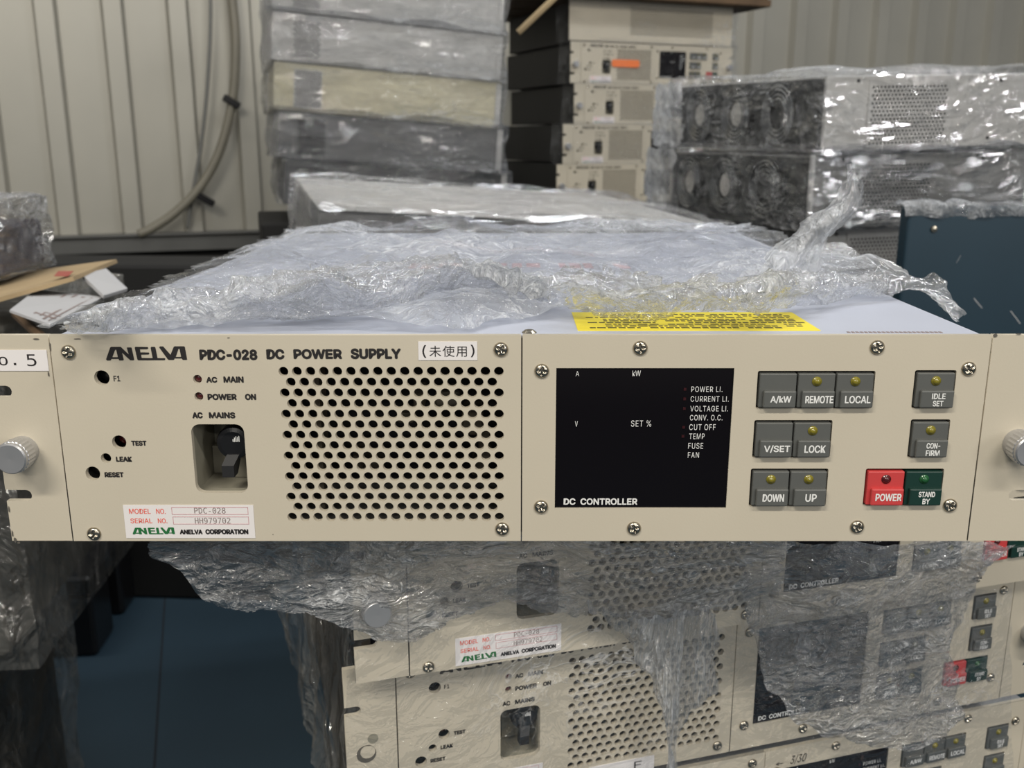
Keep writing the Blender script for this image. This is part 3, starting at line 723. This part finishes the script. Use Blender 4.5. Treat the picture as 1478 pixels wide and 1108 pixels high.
def hp(px, py, t):
    if px < 560: return W(px, py, 0.006 + 0.014 * (px - 200) / 360 + 0.008 * t)
    f = FP(px, py, 0.004); g = W(px, py, 0.012)
    k_ = min(1, t * 1.25); return g.lerp(f, k_ * 0.95) if g.y < f.y else f
rows = [[hp(x, 770 + (bt - 770) * t, t) for x, bt in zip(xs, bot)] for t in (0, .25, .5, .75, 1)]
hlayer('film_sheet', patch('h1', rows, 330, 90, 0.007, 3.7, None, sc=34, aniso=(0.6, 1, 1.2), ragw=0.12, rag=('v1', 'u0', 'u1'), clampf=nearer), 'hang')
hlayer('gathered_strand', patch('h2', [
    [FP(820, 870, .008), FP(880, 885, .016), FP(930, 890, .020), FP(980, 885, .016), FP(1030, 870, .008)],
    [FP(900, 915, .006), FP(925, 920, .014), FP(950, 925, .018), FP(985, 915, .014), FP(1040, 890, .006)],
    [FP(925, 960, .005), FP(940, 965, .012), FP(955, 965, .016), FP(978, 960, .012), FP(1040, 945, .004)],
    [FP(945, 1010, .005), FP(952, 1012, .010), FP(962, 1012, .014), FP(978, 1010, .010), FP(1035, 1000, .003)],
    [FP(955, 1060, .005), FP(960, 1060, .010), FP(966, 1060, .013), FP(974, 1060, .010), FP(990, 1055, .004)],
    [FP(958, 1125, .005), FP(964, 1125, .009), FP(970, 1125, .012), FP(976, 1125, .009), FP(984, 1120, .004)]],
    110, 160, 0.005, 5.9, None, sc=55, aniso=(2.0, 1, 0.35), ragw=0.03, rag=('u0', 'u1'), clampf=nearer), 'strand')
hlayer('film_sheet', patch('h3', [
    [FP(1070, 782, .03), FP(1160, 782, .035), FP(1250, 782, .04), FP(1330, 782, .035), FP(1400, 782, .03), FP(1470, 782, .02)],
    [FP(1065, 830, .012), FP(1150, 850, .016), FP(1240, 860, .018), FP(1320, 850, .014), FP(1385, 830, .010), FP(1440, 820, .006)],
    [FP(1070, 890, .006), FP(1130, 920, .010), FP(1220, 930, .012), FP(1300, 920, .012), FP(1370, 900, .008), FP(1400, 880, .004)],
    [FP(1085, 920, .005), FP(1120, 970, .008), FP(1200, 990, .012), FP(1280, 990, .010), FP(1340, 960, .006), FP(1380, 920, .004)],
    [FP(1090, 960, .005), FP(1150, 1020, .006), FP(1230, 1050, .008), FP(1300, 1060, .008), FP(1340, 1030, .005), FP(1385, 990, .004)],
    [FP(1100, 990, .004), FP(1170, 1050, .004), FP(1250, 1080, .004), FP(1310, 1082, .004), FP(1350, 1062, .004), FP(1400, 1030, .004)]],
    200, 180, 0.007, 7.3, None, sc=32, ragw=0.05, rag=('v1', 'u0', 'u1'), clampf=nearer), 'hang')
# flatter film close to the panels of the lower units
me = patch('h4', [[FP(x, y, .003) for x in range(500, 1540, 80)] for y in (850, 950, 1050, 1140)], 240, 90, 0.0016, 9.9, None, sc=40, rag=(), clampf=nearer)
hlayer('tight_sheet', me, 'tight')
# film down the left side of the lower stack
sd = Vector((-math.cos(RZ), -math.sin(RZ), 0)); ps = Vector((0.1434, 0.1015, 0)) + sd * 0.2325
al = Vector((-math.sin(RZ), math.cos(RZ), 0))
me = patch('h5', [[ps + al * t + sd * (o_ + 0.004 * math.sin(k * 2 + t * 20)) + Vector((0, 0, -0.105 - 0.075 * k)) for t, o_ in ((0.02, .004), (0.08, .010), (0.18, .012), (0.28, .014), (0.38, .020), (0.47, .028))] for k in range(5)], 90, 80, 0.007, 11.7, None, sc=24, rag=('u1',), ragw=0.03)
film('side_film', me, 'pile', label='clear film clinging to the left side of the stack below', cat='plastic film')
b = MB(); b.box(-0.232, -0.227, 0.035, 0.47, -0.397, -0.10)
meta(link('side_board', b.mesh('sideboard'), M['brownside'], None, (0.1434, 0.1015, 0), (0, 0, RZ)), 'brown board along the left side of the near stack', 'board')

# ------------------------------------------------------------------ film-wrapped shells
def shell(w_, d_, h_, off, amp, seed, sc=16, n=(60, 40, 16)):
    """film pulled round a box whose front top left edge lies at the origin"""
    bm = bmesh.new()
    x0, x1, y0, y1, z0, z1 = -off, w_ + off, -off, d_ + off, -h_ - off * 0.2, off * 0.6
    def face(o, a, bb, na, nb):
        g = [[bm.verts.new(o + a * (i / na) + bb * (j / nb)) for i in range(na + 1)] for j in range(nb + 1)]
        for j in range(nb):
            for i in range(na): bm.faces.new([g[j][i], g[j][i + 1], g[j + 1][i + 1], g[j + 1][i]])
    X = Vector((x1 - x0, 0, 0)); Y = Vector((0, y1 - y0, 0)); Zv = Vector((0, 0, z1 - z0)); O = Vector((x0, y0, z0))
    face(O, X, Zv, n[0], n[2]); face(O + Y, X, Zv, n[0], n[2]); face(O, Y, Zv, n[1], n[2]); face(O + X, Y, Zv, n[1], n[2]); face(O + Zv, X, Y, n[0], n[1])
    bmesh.ops.remove_doubles(bm, verts=bm.verts, dist=1e-5)
    bmesh.ops.recalc_face_normals(bm, faces=bm.faces)
    bm.normal_update()
    for v in bm.verts:
        q = Vector((v.co.x * 0.55, v.co.y * 0.8, v.co.z)) 
        d = 0.5 + 0.5 * noise.noise(q * sc + Vector((seed, 0, 0))) + 0.5 * ridge(q, sc * 1.3, seed)
        v.co += v.normal * amp * max(d, 0.0)
    me = bpy.data.meshes.new('shell'); bm.to_mesh(me); bm.free(); return me

# ------------------------------------------------------------------ left stack: chassis seen from the side
def side_unit_parts(root, w_, d_, h_, body, vent=(0.045, 0.095), trim=True):
    b = MB(); b.box(0, w_, 0, d_, 0, h_, 0.0015, 2); link('chassis', b.mesh('ch'), body, root)
    if vent:
        lps = [rect(vent[0] - .004, vent[1] + .004, 0.008, h_ - 0.012)]
        nx = int((vent[1] - vent[0]) / 0.006); nz = int((h_ - 0.026) / 0.0052)
        for j in range(nz + 1):
            for i in range(nx + 1):
                lps.append(circ(vent[0] + 0.006 * i + (0.003 if j % 2 else 0), 0.0125 + 0.0052 * j, 0.0021, 8))
        link('vent_grille', plate(lps, -0.0022, -0.0008), body, root)
        b = MB(); b.box(vent[0] - .003, vent[1] + .003, -0.0007, -0.0001, 0.009, h_ - 0.013); link('vent_backing', b.mesh('vb'), M['dark'], root)
    if trim:
        b = MB(); b.box(w_ - 0.012, w_ + 0.001, -0.002, d_ * 0.98, 0.002, h_ - 0.002, 0.001, 1); link('front_flange', b.mesh('fl'), M['bodywhite'], root)
LRZ = 0.27
LB = [(14.6, 'topmost'), (82, 'second from the top'), (148, 'middle'), (209, 'fourth from the top'), (256, 'lowest')]
tops = [-50] + [a for a, _ in LB[:4]]
labs = ['topmost wrapped grey chassis of the left rear stack, cut by the frame', 'wrapped grey chassis second from the top in the left rear stack', 'wrapped chassis in the middle of the left rear stack, tinted for a yellow lamp reflection', 'wrapped chassis fourth from the top in the left rear stack', 'lowest dark grey wrapped chassis of the left rear stack']
lefts = [392, 388, 386, 388, 394]
proto = None
shA = shell(0.49, 0.43, 0.0965, 0.006, 0.010, 2.0); shB = shell(0.49, 0.43, 0.0965, 0.006, 0.011, 8.5)
for s_ in (shA, shB): s_.materials.append(FM['wrap']); s_.transform(Matrix.Translation((0, 0, 0.0965)))
base_p = W(388, 14.6, 1.68)
zt = [0.0985 * 1.0, 0.0, -0.0985, -0.197, -0.2955]
for k in range(5):
    p = W(lefts[k], 14.6, 1.68); xk = p.x
    if proto is None:
        o = empty('wrapped_chassis'); side_unit_parts(o, 0.49, 0.43, 0.0965, M['bodywhite']); proto = o
        base_o = o
    else:
        o = tree_copy(proto)
        for ch in list(o.children):
            if ch.name.startswith('stretch_film'): bpy.data.objects.remove(ch)
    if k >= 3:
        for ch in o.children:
            if ch.name.startswith('chassis'): ch.data = ch.data.copy(); ch.data.materials.clear(); ch.data.materials.append(M['midgrey' if k == 3 else 'darkgrey'])  # lower two chassis get darker greys than those above
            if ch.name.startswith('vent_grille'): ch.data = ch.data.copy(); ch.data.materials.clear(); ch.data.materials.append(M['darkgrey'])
    if k == 2:
        for ch in o.children:
            if ch.name.startswith('chassis'): ch.data = ch.data.copy(); ch.data.materials.clear(); ch.data.materials.append(M['yellowish'])
    o.location = (xk, 1.68, base_p.z + zt[k] - 0.0965); o.rotation_euler = (0, 0.075, LRZ)
    f = bpy.data.objects.new('stretch_film', shA if k % 2 == 0 else shB); COL.objects.link(f); f.parent = o
    meta(o, labs[k], 'chassis', 'wrapped chassis of the left rear stack')
bz = base_p.z + zt[4] - 0.0965
meta(link('shade_filler_box', MB().box(0.0, 0.80, 0.0, 0.16, -0.85, -0.15, 0.006, 1).mesh('case'), M['crate'], None, (-1.30, 1.46, 0), (0, 0, -0.06)), 'added black box standing in for shade below the wall rail left of the left rear stack', 'case')  # black box added to darken the floor and gap back there
meta(link('storage_crate', MB().box(0.0, 0.48, 0.01, 0.42, -0.85, bz - 0.045, 0.004, 1).mesh('crate2'), M['crate'], None, (-0.55, 1.70, 0), (0, 0, LRZ)), 'dark crate carrying the left rear stack', 'crate')

# the wrapped unit directly behind the near one
o = empty('wrapped_chassis', (-0.222, 0.645, -0.088), (0.04, 0.066, 0.27), label='wrapped grey chassis with shining top edge right behind the front power supply', cat='chassis')
side_unit_parts(o, 0.49, 0.43, 0.0985, M['midgrey'], vent=(0.03, 0.085), trim=False)
b = MB(); b.box(0.0, 0.49, -0.004, 0.43, 0.0985, 0.0995, 0.0004, 1); link('top_cover', b.mesh('tc'), M['bodywhite'], o)
s_ = shell(0.49, 0.43, 0.0985, 0.006, 0.010, 12.4, sc=20); s_.materials.append(FM['wrap']); s_.transform(Matrix.Translation((0, 0, 0.0995)))
link('stretch_film', s_, [], o)
meta(link('storage_crate', MB().box(0.01, 0.47, 0.01, 0.42, -0.85, -0.135, 0.004, 1).mesh('crate3'), M['crate'], None, (-0.222, 0.645, 0), (0, 0, 0.27)), 'dark crate behind the near stack', 'crate')

# ------------------------------------------------------------------ centre stack: five power supplies facing us
CRZ = 0.3975; c0 = Vector((0.1423, 2.1051, 0.3197))
cdir = Vector((math.cos(CRZ), math.sin(CRZ), 0))
G2 = 'cream power supplies of the centre rear stack'
skipc = ('inner_components', 'inner_bulkhead', 'panel_lamp', 'recessed_button', 'key_backplate')
shifts = [0.0, 0.012, -0.018, -0.034]
clabs = ['cream power supply with an orange tag in the centre rear stack', 'cream power supply below the orange-tagged one, rear centre', 'cream power supply fourth from the top of the centre rear stack', 'lowest visible cream power supply of the centre rear stack']
for k in range(4):
    p = c0 + cdir * (0.24 + shifts[k])
    o = stack_unit(p.x, p.y, c0.z - 0.0995 * k, CRZ, clabs[k], G2, skip=skipc)
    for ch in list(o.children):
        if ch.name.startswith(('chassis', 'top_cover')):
            n_ = ch.name.split('.')[0]; mm = ch.data.copy(); mm.materials.clear(); mm.materials.append(M['dark']); ch.data = mm  # shade between the stacks put into the chassis colour
    if k == 0:
        me = plate([rrect(-0.125, -0.045, -0.058, -0.040, 0.006)], -0.004, -0.002); ulink('orange_tag', me, M['orange'], o, label='orange tag')
    if k < 3:
        s_ = shell(0.48, 0.05, 0.097, 0.005, 0.008, 20.3 + k, sc=18, n=(60, 6, 14)); s_.materials.append(FM['tight']); s_.transform(Matrix.Translation((-0.24, -0.004, 0.097))); link('stretch_film', s_, [], o)
# topmost one has a wide grille
p = c0 + cdir * 0.235
o = empty('rack_power_supply', (p.x, p.y, c0.z + 0.0025), (0, 0, CRZ), label='topmost unit of the centre rear stack, wide grey grille on its cream front', cat='power supply', group=G2)
lp = []
for j in range(13):
    for i in range(38): lp.append(circ(-0.066 + 0.0065 * i + (0.00325 if j % 2 else 0), 0.020 + 0.0052 * j, 0.0023, 7))
link('front_panel', plate([rect(-0.24, 0.24, 0, 0.0975)] + lp, 0, 0.003), M['cream'], o)
b = MB(); b.box(-0.075, 0.186, 0.0032, 0.004, 0.013, 0.088); link('grille_backing', b.mesh('gb'), M['rail'], o)
b = MB(); b.box(-0.2085, 0.2085, 0.004, 0.46, 0.001, 0.0965, 0.001, 1); link('chassis', b.mesh('cc'), M['dark'], o)  # coloured dark for the shade on its side, like those below
s_ = shell(0.48, 0.05, 0.097, 0.005, 0.008, 31.0, sc=18, n=(60, 6, 14)); s_.materials.append(FM['tight']); s_.transform(Matrix.Translation((-0.24, -0.004, 0.097))); link('stretch_film', s_, [], o)
pz = c0.z + 0.1003
# support
p = c0 + cdir * 0.24
meta(link('storage_crate', MB().box(-0.2, 0.2, 0.02, 0.46, -0.85, c0.z - 0.0995 * 3 - H - 0.001, 0.004, 1).mesh('crate4'), M['crate'], None, (p.x, p.y, 0), (0, 0, CRZ)), 'dark crate carrying the centre rear stack', 'crate')
# wooden pallet lying on the stack
o = empty('wooden_pallet', (p.x, p.y, pz), (0, 0, CRZ), label='brown wooden pallet lying on top of the centre rear stack', cat='pallet')
for i in range(4):
    x0 = -0.42 + i * 0.0
    b = MB(); y0 = -0.05 + i * 0.15; b.box(-0.40, 0.32, y0, y0 + 0.14, 0.0, 0.018, 0.002, 1); link('deck_board', b.mesh('db'), M['wood'], o)
for x0 in (-0.38, -0.06, 0.24):
    b = MB(); b.box(x0, x0 + 0.07, -0.05, 0.54, 0.018, 0.09, 0.002, 1); link('stringer', b.mesh('sg'), M['wood'], o)
b = MB(); b.tube([W(812, -14, 2.02), W(748, 47, 2.02)], 0.008, 6)
meta(link('wooden_stick', b.mesh('stick'), M['palewood'], None), 'pale wooden stick slanting beside the top of the centre rear stack', 'stick')
# ------------------------------------------------------------------ right stack: chassis with fans, side grilles
RRZ = 0.289
def fan_unit(loc, rot, body, label, seed, wrapm='wrap', fans=True, amp=0.012):
    o = empty('fan_chassis', loc, rot, label=label, cat='chassis', group='fan chassis of the right rear stack')
    h_ = 0.0975
    b = MB(); b.box(0.001, 0.487, 0.001, 0.43, 0, h_, 0.0012, 1); link('chassis', b.mesh('fc'), body, o)
    lps = [rect(0.062, 0.197, 0.004, 0.0915)]
    for j in range(15):
        for i in range(20): lps.append(circ(0.0685 + 0.006 * i + (0.003 if j % 2 else 0), 0.0095 + 0.0052 * j, 0.0020, 8))
    link('vent_grille', plate(lps, -0.0012, 0.0), body, o)
    b = MB(); b.box(0.064, 0.195, 0.0001, 0.0009, 0.006, 0.0895); link('vent_backing', b.mesh('vb'), M['dark'], o)
    # rear face, turned to the left
    b = MB(); b.box(-0.002, 0.0009, 0.004, 0.426, 0.003, h_ - 0.003); link('rear_panel', b.mesh('rp'), M['fanface'], o)
    b = MB(); b.box(-0.003, 0.002, -0.001, 0.006, 0, h_, 0.0006, 1); link('corner_flange', b.mesh('cf'), M['bodywhite'], o)
    for k, yc in enumerate((0.345, 0.225, 0.105)):
        f = MB(); f.lathe([(0.044, 0), (0.044, -0.006), (0.041, -0.006), (0.040, -0.002), (0.018, -0.002)], 28)
        me = f.mesh('fan'); me.transform(Matrix.Rotation(-PI / 2, 4, 'Z')); me.transform(Matrix.Translation((-0.002, yc, h_ / 2)))
        fo = link('cooling_fan', me, M['blackfan'], o)
        f = MB(); f.lathe([(0.018, 0), (0.018, -0.005), (0.016, -0.0065), (0, -0.0065)], 24); me = f.mesh('hub'); me.transform(Matrix.Rotation(-PI / 2, 4, 'Z')); me.transform(Matrix.Translation((-0.002, yc, h_ / 2)))
        link('fan_hub', me, M['hub'] if k < 2 else M['blackfan'], fo)
        f = MB()
        for r in (0.022, 0.028, 0.034, 0.040): f.tube([(-0.0105, yc + r * math.cos(2 * PI * i / 28), h_ / 2 + r * math.sin(2 * PI * i / 28)) for i in range(28)], 0.0013, 5, True)
        for a in range(4): f.tube([(-0.0105, yc + 0.018 * math.cos(a * PI / 2 + .8), h_ / 2 + 0.018 * math.sin(a * PI / 2 + .8)), (-0.0105, yc + 0.044 * math.cos(a * PI / 2 + .8), h_ / 2 + 0.044 * math.sin(a * PI / 2 + .8))], 0.0008, 5)
        link('finger_guard', f.mesh('guard'), M['wire'], fo)
    b = MB()
    for x, z in ((0.045, 0.091), (0.265, 0.093), (0.275, 0.089), (0.262, 0.012)): b.lathe([(0.0025, -0.0001), (0.002, -0.0012), (0, -0.0015)], 10, (x, 0, z))
    link('side_screw', b.mesh('ss'), M['dark'], o)
    s_ = shell(0.487, 0.43, h_, 0.010, amp, seed, sc=18); s_.materials.append(FM[wrapm]); s_.transform(Matrix.Translation((0, 0, h_)))
    link('stretch_film', s_, [], o)
    me = patch('wad', [[Vector((x, y, z)) for x, y in ((-0.014, .38), (-0.024, .44), (-0.012, .50), (0.02, .56), (0.07, .60))] for z in (0.104, 0.07, 0.03, -0.006)], 50, 40, 0.012, seed + 50, None, sc=26, ragw=0.05)
    link('loose_film', me, FM['twist'], o, smooth=True)
    return o
rc = Vector((0.4134, 0.9008, 0.1647))
fan_unit((rc.x, rc.y, rc.z - 0.0975), (0.02, -0.028, RRZ), M['bodywhite'], 'white fan chassis on top of the right rear stack, round fans at its left end', 15.1, 'clear', amp=0.008)
fan_unit((rc.x - 0.012, rc.y, rc.z - 0.199), (0.0, -0.015, RRZ), M['body'], 'heavily wrapped grey fan chassis second from the top of the right rear stack', 18.7, 'wrap')
fan_unit((rc.x - 0.006, rc.y + 0.02, rc.z - 0.300), (0.0, -0.01, RRZ), M['body'], 'shaded grey fan chassis low in the right rear stack behind the blue cabinet', 23.9, 'tight', amp=0.004)
meta(link('storage_crate', MB().box(0.01, 0.48, 0.01, 0.42, -0.85, rc.z - 0.3065, 0.004, 1).mesh('crate5'), M['crate'], None, (rc.x - 0.006, rc.y + 0.02, 0), (0, 0, RRZ)), 'dark crate carrying the right rear stack', 'crate')

# blue cabinet in front of it
bp = Vector((0.433, 0.652, -0.85))
o = empty('blue_steel_panel', bp, (0, 0, 0.06), label='dark blue steel panel standing right of the front power supply, film on its top edge', cat='panel')
b = MB(); b.box(0, 0.46, 0, 0.022, 0, 0.862, 0.003, 2); link('sheet', b.mesh('bb'), M['blue'], o)
b = MB(); b.lathe([(0.004, 0), (0.0035, -0.002), (0, -0.0025)], 12, (0.03, -0.0002, 0.838)); link('bolt', b.mesh('bo'), M['nickel'], o)
me = patch('bf', [[Vector((-0.01 + 0.46 * i / 6, y, z + 0.001 * math.sin(i * 3))) for i in range(7)] for y, z in ((-0.004, 0.850), (-0.003, 0.864), (0.012, 0.867), (0.025, 0.862))], 120, 24, 0.005, 3.3, None, sc=30, ragw=0.06)
link('film_strip', me, FM['crumple'], o, smooth=True)
random.seed(5); b = MB()
for x, z, l, a in ((0.085, 0.76, 0.016, -0.75), (0.13, 0.745, 0.020, -0.8), (0.128, 0.70, 0.014, -0.8), (0.088, 0.705, 0.014, 1.0), (0.06, 0.80, 0.01, 1.1), (0.15, 0.70, 0.012, -0.8)):
    dx, dz = l * math.cos(a), l * math.sin(a); b.quads([(x, -0.0003, z), (x + 0.0006, -0.0003, z + 0.0006), (x + dx, -0.0003, z + dz), (x + dx - 0.0006, -0.0003, z + dz - 0.0006)], [(0, 1, 2, 3)])
link('scratches', b.mesh('sc'), M['sheet'], o)

# ------------------------------------------------------------------ left pile: cartons, papers, wrapped goods
pil = Vector((-0.915, 0.42, -0.85))
o = empty('wrapped_carton_pile', pil, (0, 0, 0.10), label='film-wrapped pile of dark cartons standing at the left edge', cat='carton')
b = MB()
b.box(0.0, 0.40, 0, 0.38, 0.42, 0.74, 0.006, 1)
link('carton', b.mesh('ct'), M['carton'], o)
link('carton', MB().box(-0.01, 0.30, 0.0, 0.36, 0.0, 0.415, 0.006, 1).mesh('ct2'), M['carton'], o)
s_ = shell(0.42, 0.38, 0.33, 0.012, 0.014, 33.1, sc=12, n=(50, 40, 44)); s_.transform(Matrix.Translation((0, 0, 0.75))); s_.materials.append(FM['pile']); link('stretch_film', s_, [], o)
s_ = shell(0.31, 0.36, 0.42, 0.012, 0.018, 37.1, sc=12, n=(50, 40, 44)); s_.transform(Matrix.Translation((-0.01, 0, 0.42))); s_.materials.append(FM['pile']); link('stretch_film', s_, [], o)
def slab(name, corners, th, m, label, cat, parent=None, **k):
    """a thin sheet with thickness through four corners"""
    c = [Vector(q) for q in corners]; n = (c[1] - c[0]).cross(c[3] - c[0]).normalized()
    if n.z < 0: n = -n
    b = MB(); b.quads([*c, *[q - n * th for q in c]], [(0, 1, 2, 3), (7, 6, 5, 4), (0, 4, 5, 1), (1, 5, 6, 2), (2, 6, 7, 3), (3, 7, 4, 0)])
    return meta(link(name, b.mesh(name), m, parent), label, cat, **k)
cb = slab('cardboard_sheet', [W(-40, 440, .42), W(105, 399, .46), W(168, 374, .62), W(-40, 402, .72)], 0.004, M['card'], 'torn brown cardboard sheet on top of the left pile', 'cardboard')
slab('tape', [W(78, 398, .468), W(98, 398.5, .461), W(106, 391, .50), W(84, 391, .51)], 0.0003, M['stampred'], None, None, cb)
slab('printed_paper', [W(14, 447, .34), W(72, 468, .30), W(150, 428, .46), W(52, 418, .50)], 0.002, M['sheet'], 'white printed sheet under the cardboard at the left', 'paper')
b = MB()
pq = [W(14, 447, .34), W(72, 468, .30), W(150, 428, .46), W(52, 418, .50)]
def bil(u, v): return pq[0].lerp(pq[1], u).lerp(pq[3].lerp(pq[2], u), v) + Vector((0, 0, 0.0006))
for u0, u1, v0, v1 in ((.48, .52, .1, .9), (.62, .66, .1, .95), (.75, .80, .05, .9), (.88, .91, .05, .9), (.5, .95, .12, .15), (.5, .95, .2, .22)):
    b.quads([bil(u0, v0), bil(u1, v0), bil(u1, v1), bil(u0, v1)], [(0, 1, 2, 3)])
pp = [x for x in bpy.data.objects if x.name == 'printed_paper'][0]
link('print', b.mesh('print'), M['inkgrey'], pp)
slab('blank_sheet', [W(118, 396, .50), W(150, 426, .44), W(184, 416, .48), W(153, 387, .56)], 0.003, M['sheet'], 'pale blank sheet sticking out beside the cardboard at the left', 'paper')
b = MB(); b.tube([W(22, 452, .44), W(64, 490, .30)], 0.004, 6)
meta(link('wooden_stick', b.mesh('st'), M['wood'], None), 'thin brown stick leaning behind the left rack ear', 'stick')
o = empty('wrapped_bundle', W(-68, 399, .56) , (0, 0, 0.12), label='dark violet film-wrapped bundle on the cardboard at the left edge', cat='bundle')
b = MB(); b.box(-0.10, 0.055, -0.02, 0.11, 0.0, 0.050, 0.004, 1); link('package', b.mesh('pk'), M['purple'], o)
s_ = shell(0.155, 0.13, 0.070, 0.005, 0.010, 41.0, sc=26, n=(40, 30, 20)); s_.transform(Matrix.Translation((-0.10, -0.02, 0.070))); s_.materials.append(FM['wrap']); link('stretch_film', s_, [], o)
# black plastic pallet and block low at the left
o = empty('plastic_pallet', (-1.075, 1.17, -0.85), (0, 0, 0.08), label='black plastic pallet on the blue floor at the left', cat='pallet')
b = MB(); b.box(0, 0.30, 0, 0.26, 0.12, 0.16, 0.006, 1); link('deck', b.mesh('dk'), M['black'], o)
for x in (0.0, 0.20):
    for y in (0.0, 0.16):
        b = MB(); b.box(x, x + 0.10, y, y + 0.10, 0, 0.12, 0.008, 2); link('foot', b.mesh('ft'), M['black'], o)

# ------------------------------------------------------------------ hall: floor, corrugated wall, rail, plinth
FZ = -0.85
def struct(name, me, m): return link(name, me, m, None, kind='structure')
struct('floor', MB().box(-6, 7, -3.2, 7, FZ - 0.05, FZ).mesh('floor'), M['floor'])
j0 = G(236, 1108, FZ); j1 = G(224, 960, FZ)
dv = (G(232, 960, FZ) - G(222, 1120, FZ)); a = G(222, 1120, FZ) - dv * 2; c = G(232, 960, FZ) + dv * 6
nrm = Vector((-dv.y, dv.x, 0)).normalized() * 0.002
b = MB(); b.quads([a - nrm + Vector((0, 0, .0006)), a + nrm + Vector((0, 0, .0006)), c + nrm + Vector((0, 0, .0006)), c - nrm + Vector((0, 0, .0006))], [(0, 1, 2, 3)])
struct('trim_1', b.mesh('joint'), M['joint'])
wp = Vector((-1.2, 2.72, 0)); WRZ = 0.33; wd = Vector((math.cos(WRZ), math.sin(WRZ), 0)); wn = Vector((math.sin(WRZ), -math.cos(WRZ), 0))
WPnt = lambda px, py, off=0.0: onplane(px, py, wp, wn, off)
zr = WPnt(200, 336).z
b = MB(); pitch = 0.19; vs = []; s = -3.4
prof = []
while s < 6.2:
    prof += [(s, 0), (s + 0.108, 0), (s + 0.118, 0.03), (s + 0.168, 0.03), (s + 0.178, 0)]; s += pitch
for q, h_ in prof:
    p = wp + wd * q - wn * (0.03 - h_) * 1.0
    vs += [(p.x, p.y, zr - 0.02), (p.x, p.y, 2.6)]
fs = [(2 * i, 2 * i + 2, 2 * i + 3, 2 * i + 1) for i in range(len(prof) - 1)]
b.quads(vs, fs)
struct('wall_back', b.mesh('wall'), M['wallm'])
def along(name, s0, s1, d0, d1, z0, z1, m):
    b = MB(); b.box(s0, s1, -d1, -d0, z0, z1, 0.002, 1)
    return link(name, b.mesh(name), m, None, tuple(wp), (0, 0, WRZ), kind='structure')
zb = WPnt(200, 362).z
along('trim_2', -3.4, 6.2, -0.01, 0.055, zr - 0.008, zr, M['rail'])
along('trim_3', -3.4, 6.2, -0.01, 0.045, zb, zr - 0.012, M['rail'])
along('baseboard_back', -3.4, 6.2, -0.03, 0.0, FZ, zb, M['plinth'])
# conduit, cable and clips on the wall
b = MB(); pth = [(331, -40), (335, 0), (340, 60), (336, 140), (318, 215), (290, 268), (255, 305), (222, 328), (200, 338)]
cps = [WPnt(x, y, 0.05) for x, y in pth]; fine = [cr_line(cps, i / 60) for i in range(61)]
b.tube(fine, 0.0145, 10); meta(link('conduit', b.mesh('cond'), M['conduit'], None, smooth=True), 'thick grey-brown conduit curving down the corrugated wall at the left', 'conduit')
b = MB(); cps = [WPnt(x, y, 0.03) for x, y in [(302, -40), (304, 0), (303, 60), (298, 140), (290, 210), (283, 250), (275, 300), (270, 330)]]
b.tube([cr_line(cps, i / 50) for i in range(51)], 0.006, 8); meta(link('cable', b.mesh('cab2'), M['cable'], None, smooth=True), 'thin grey cable hanging left of the conduit on the wall', 'cable')
for (px, py), lb in (((334, 147), 'black clip holding the conduit, the upper one'), ((297, 288), 'black clip holding the conduit near its lower bend')):
    c = WPnt(px, py, 0.05); b = MB()
    b.box(-0.028, 0.028, -0.02, 0.03, -0.011, 0.011, 0.003, 1)
    o = meta(link('conduit_clip', b.mesh('clip'), M['black'], None, tuple(c), (0, 0.55, WRZ)), lb, 'clip', 'black clips on the conduit')
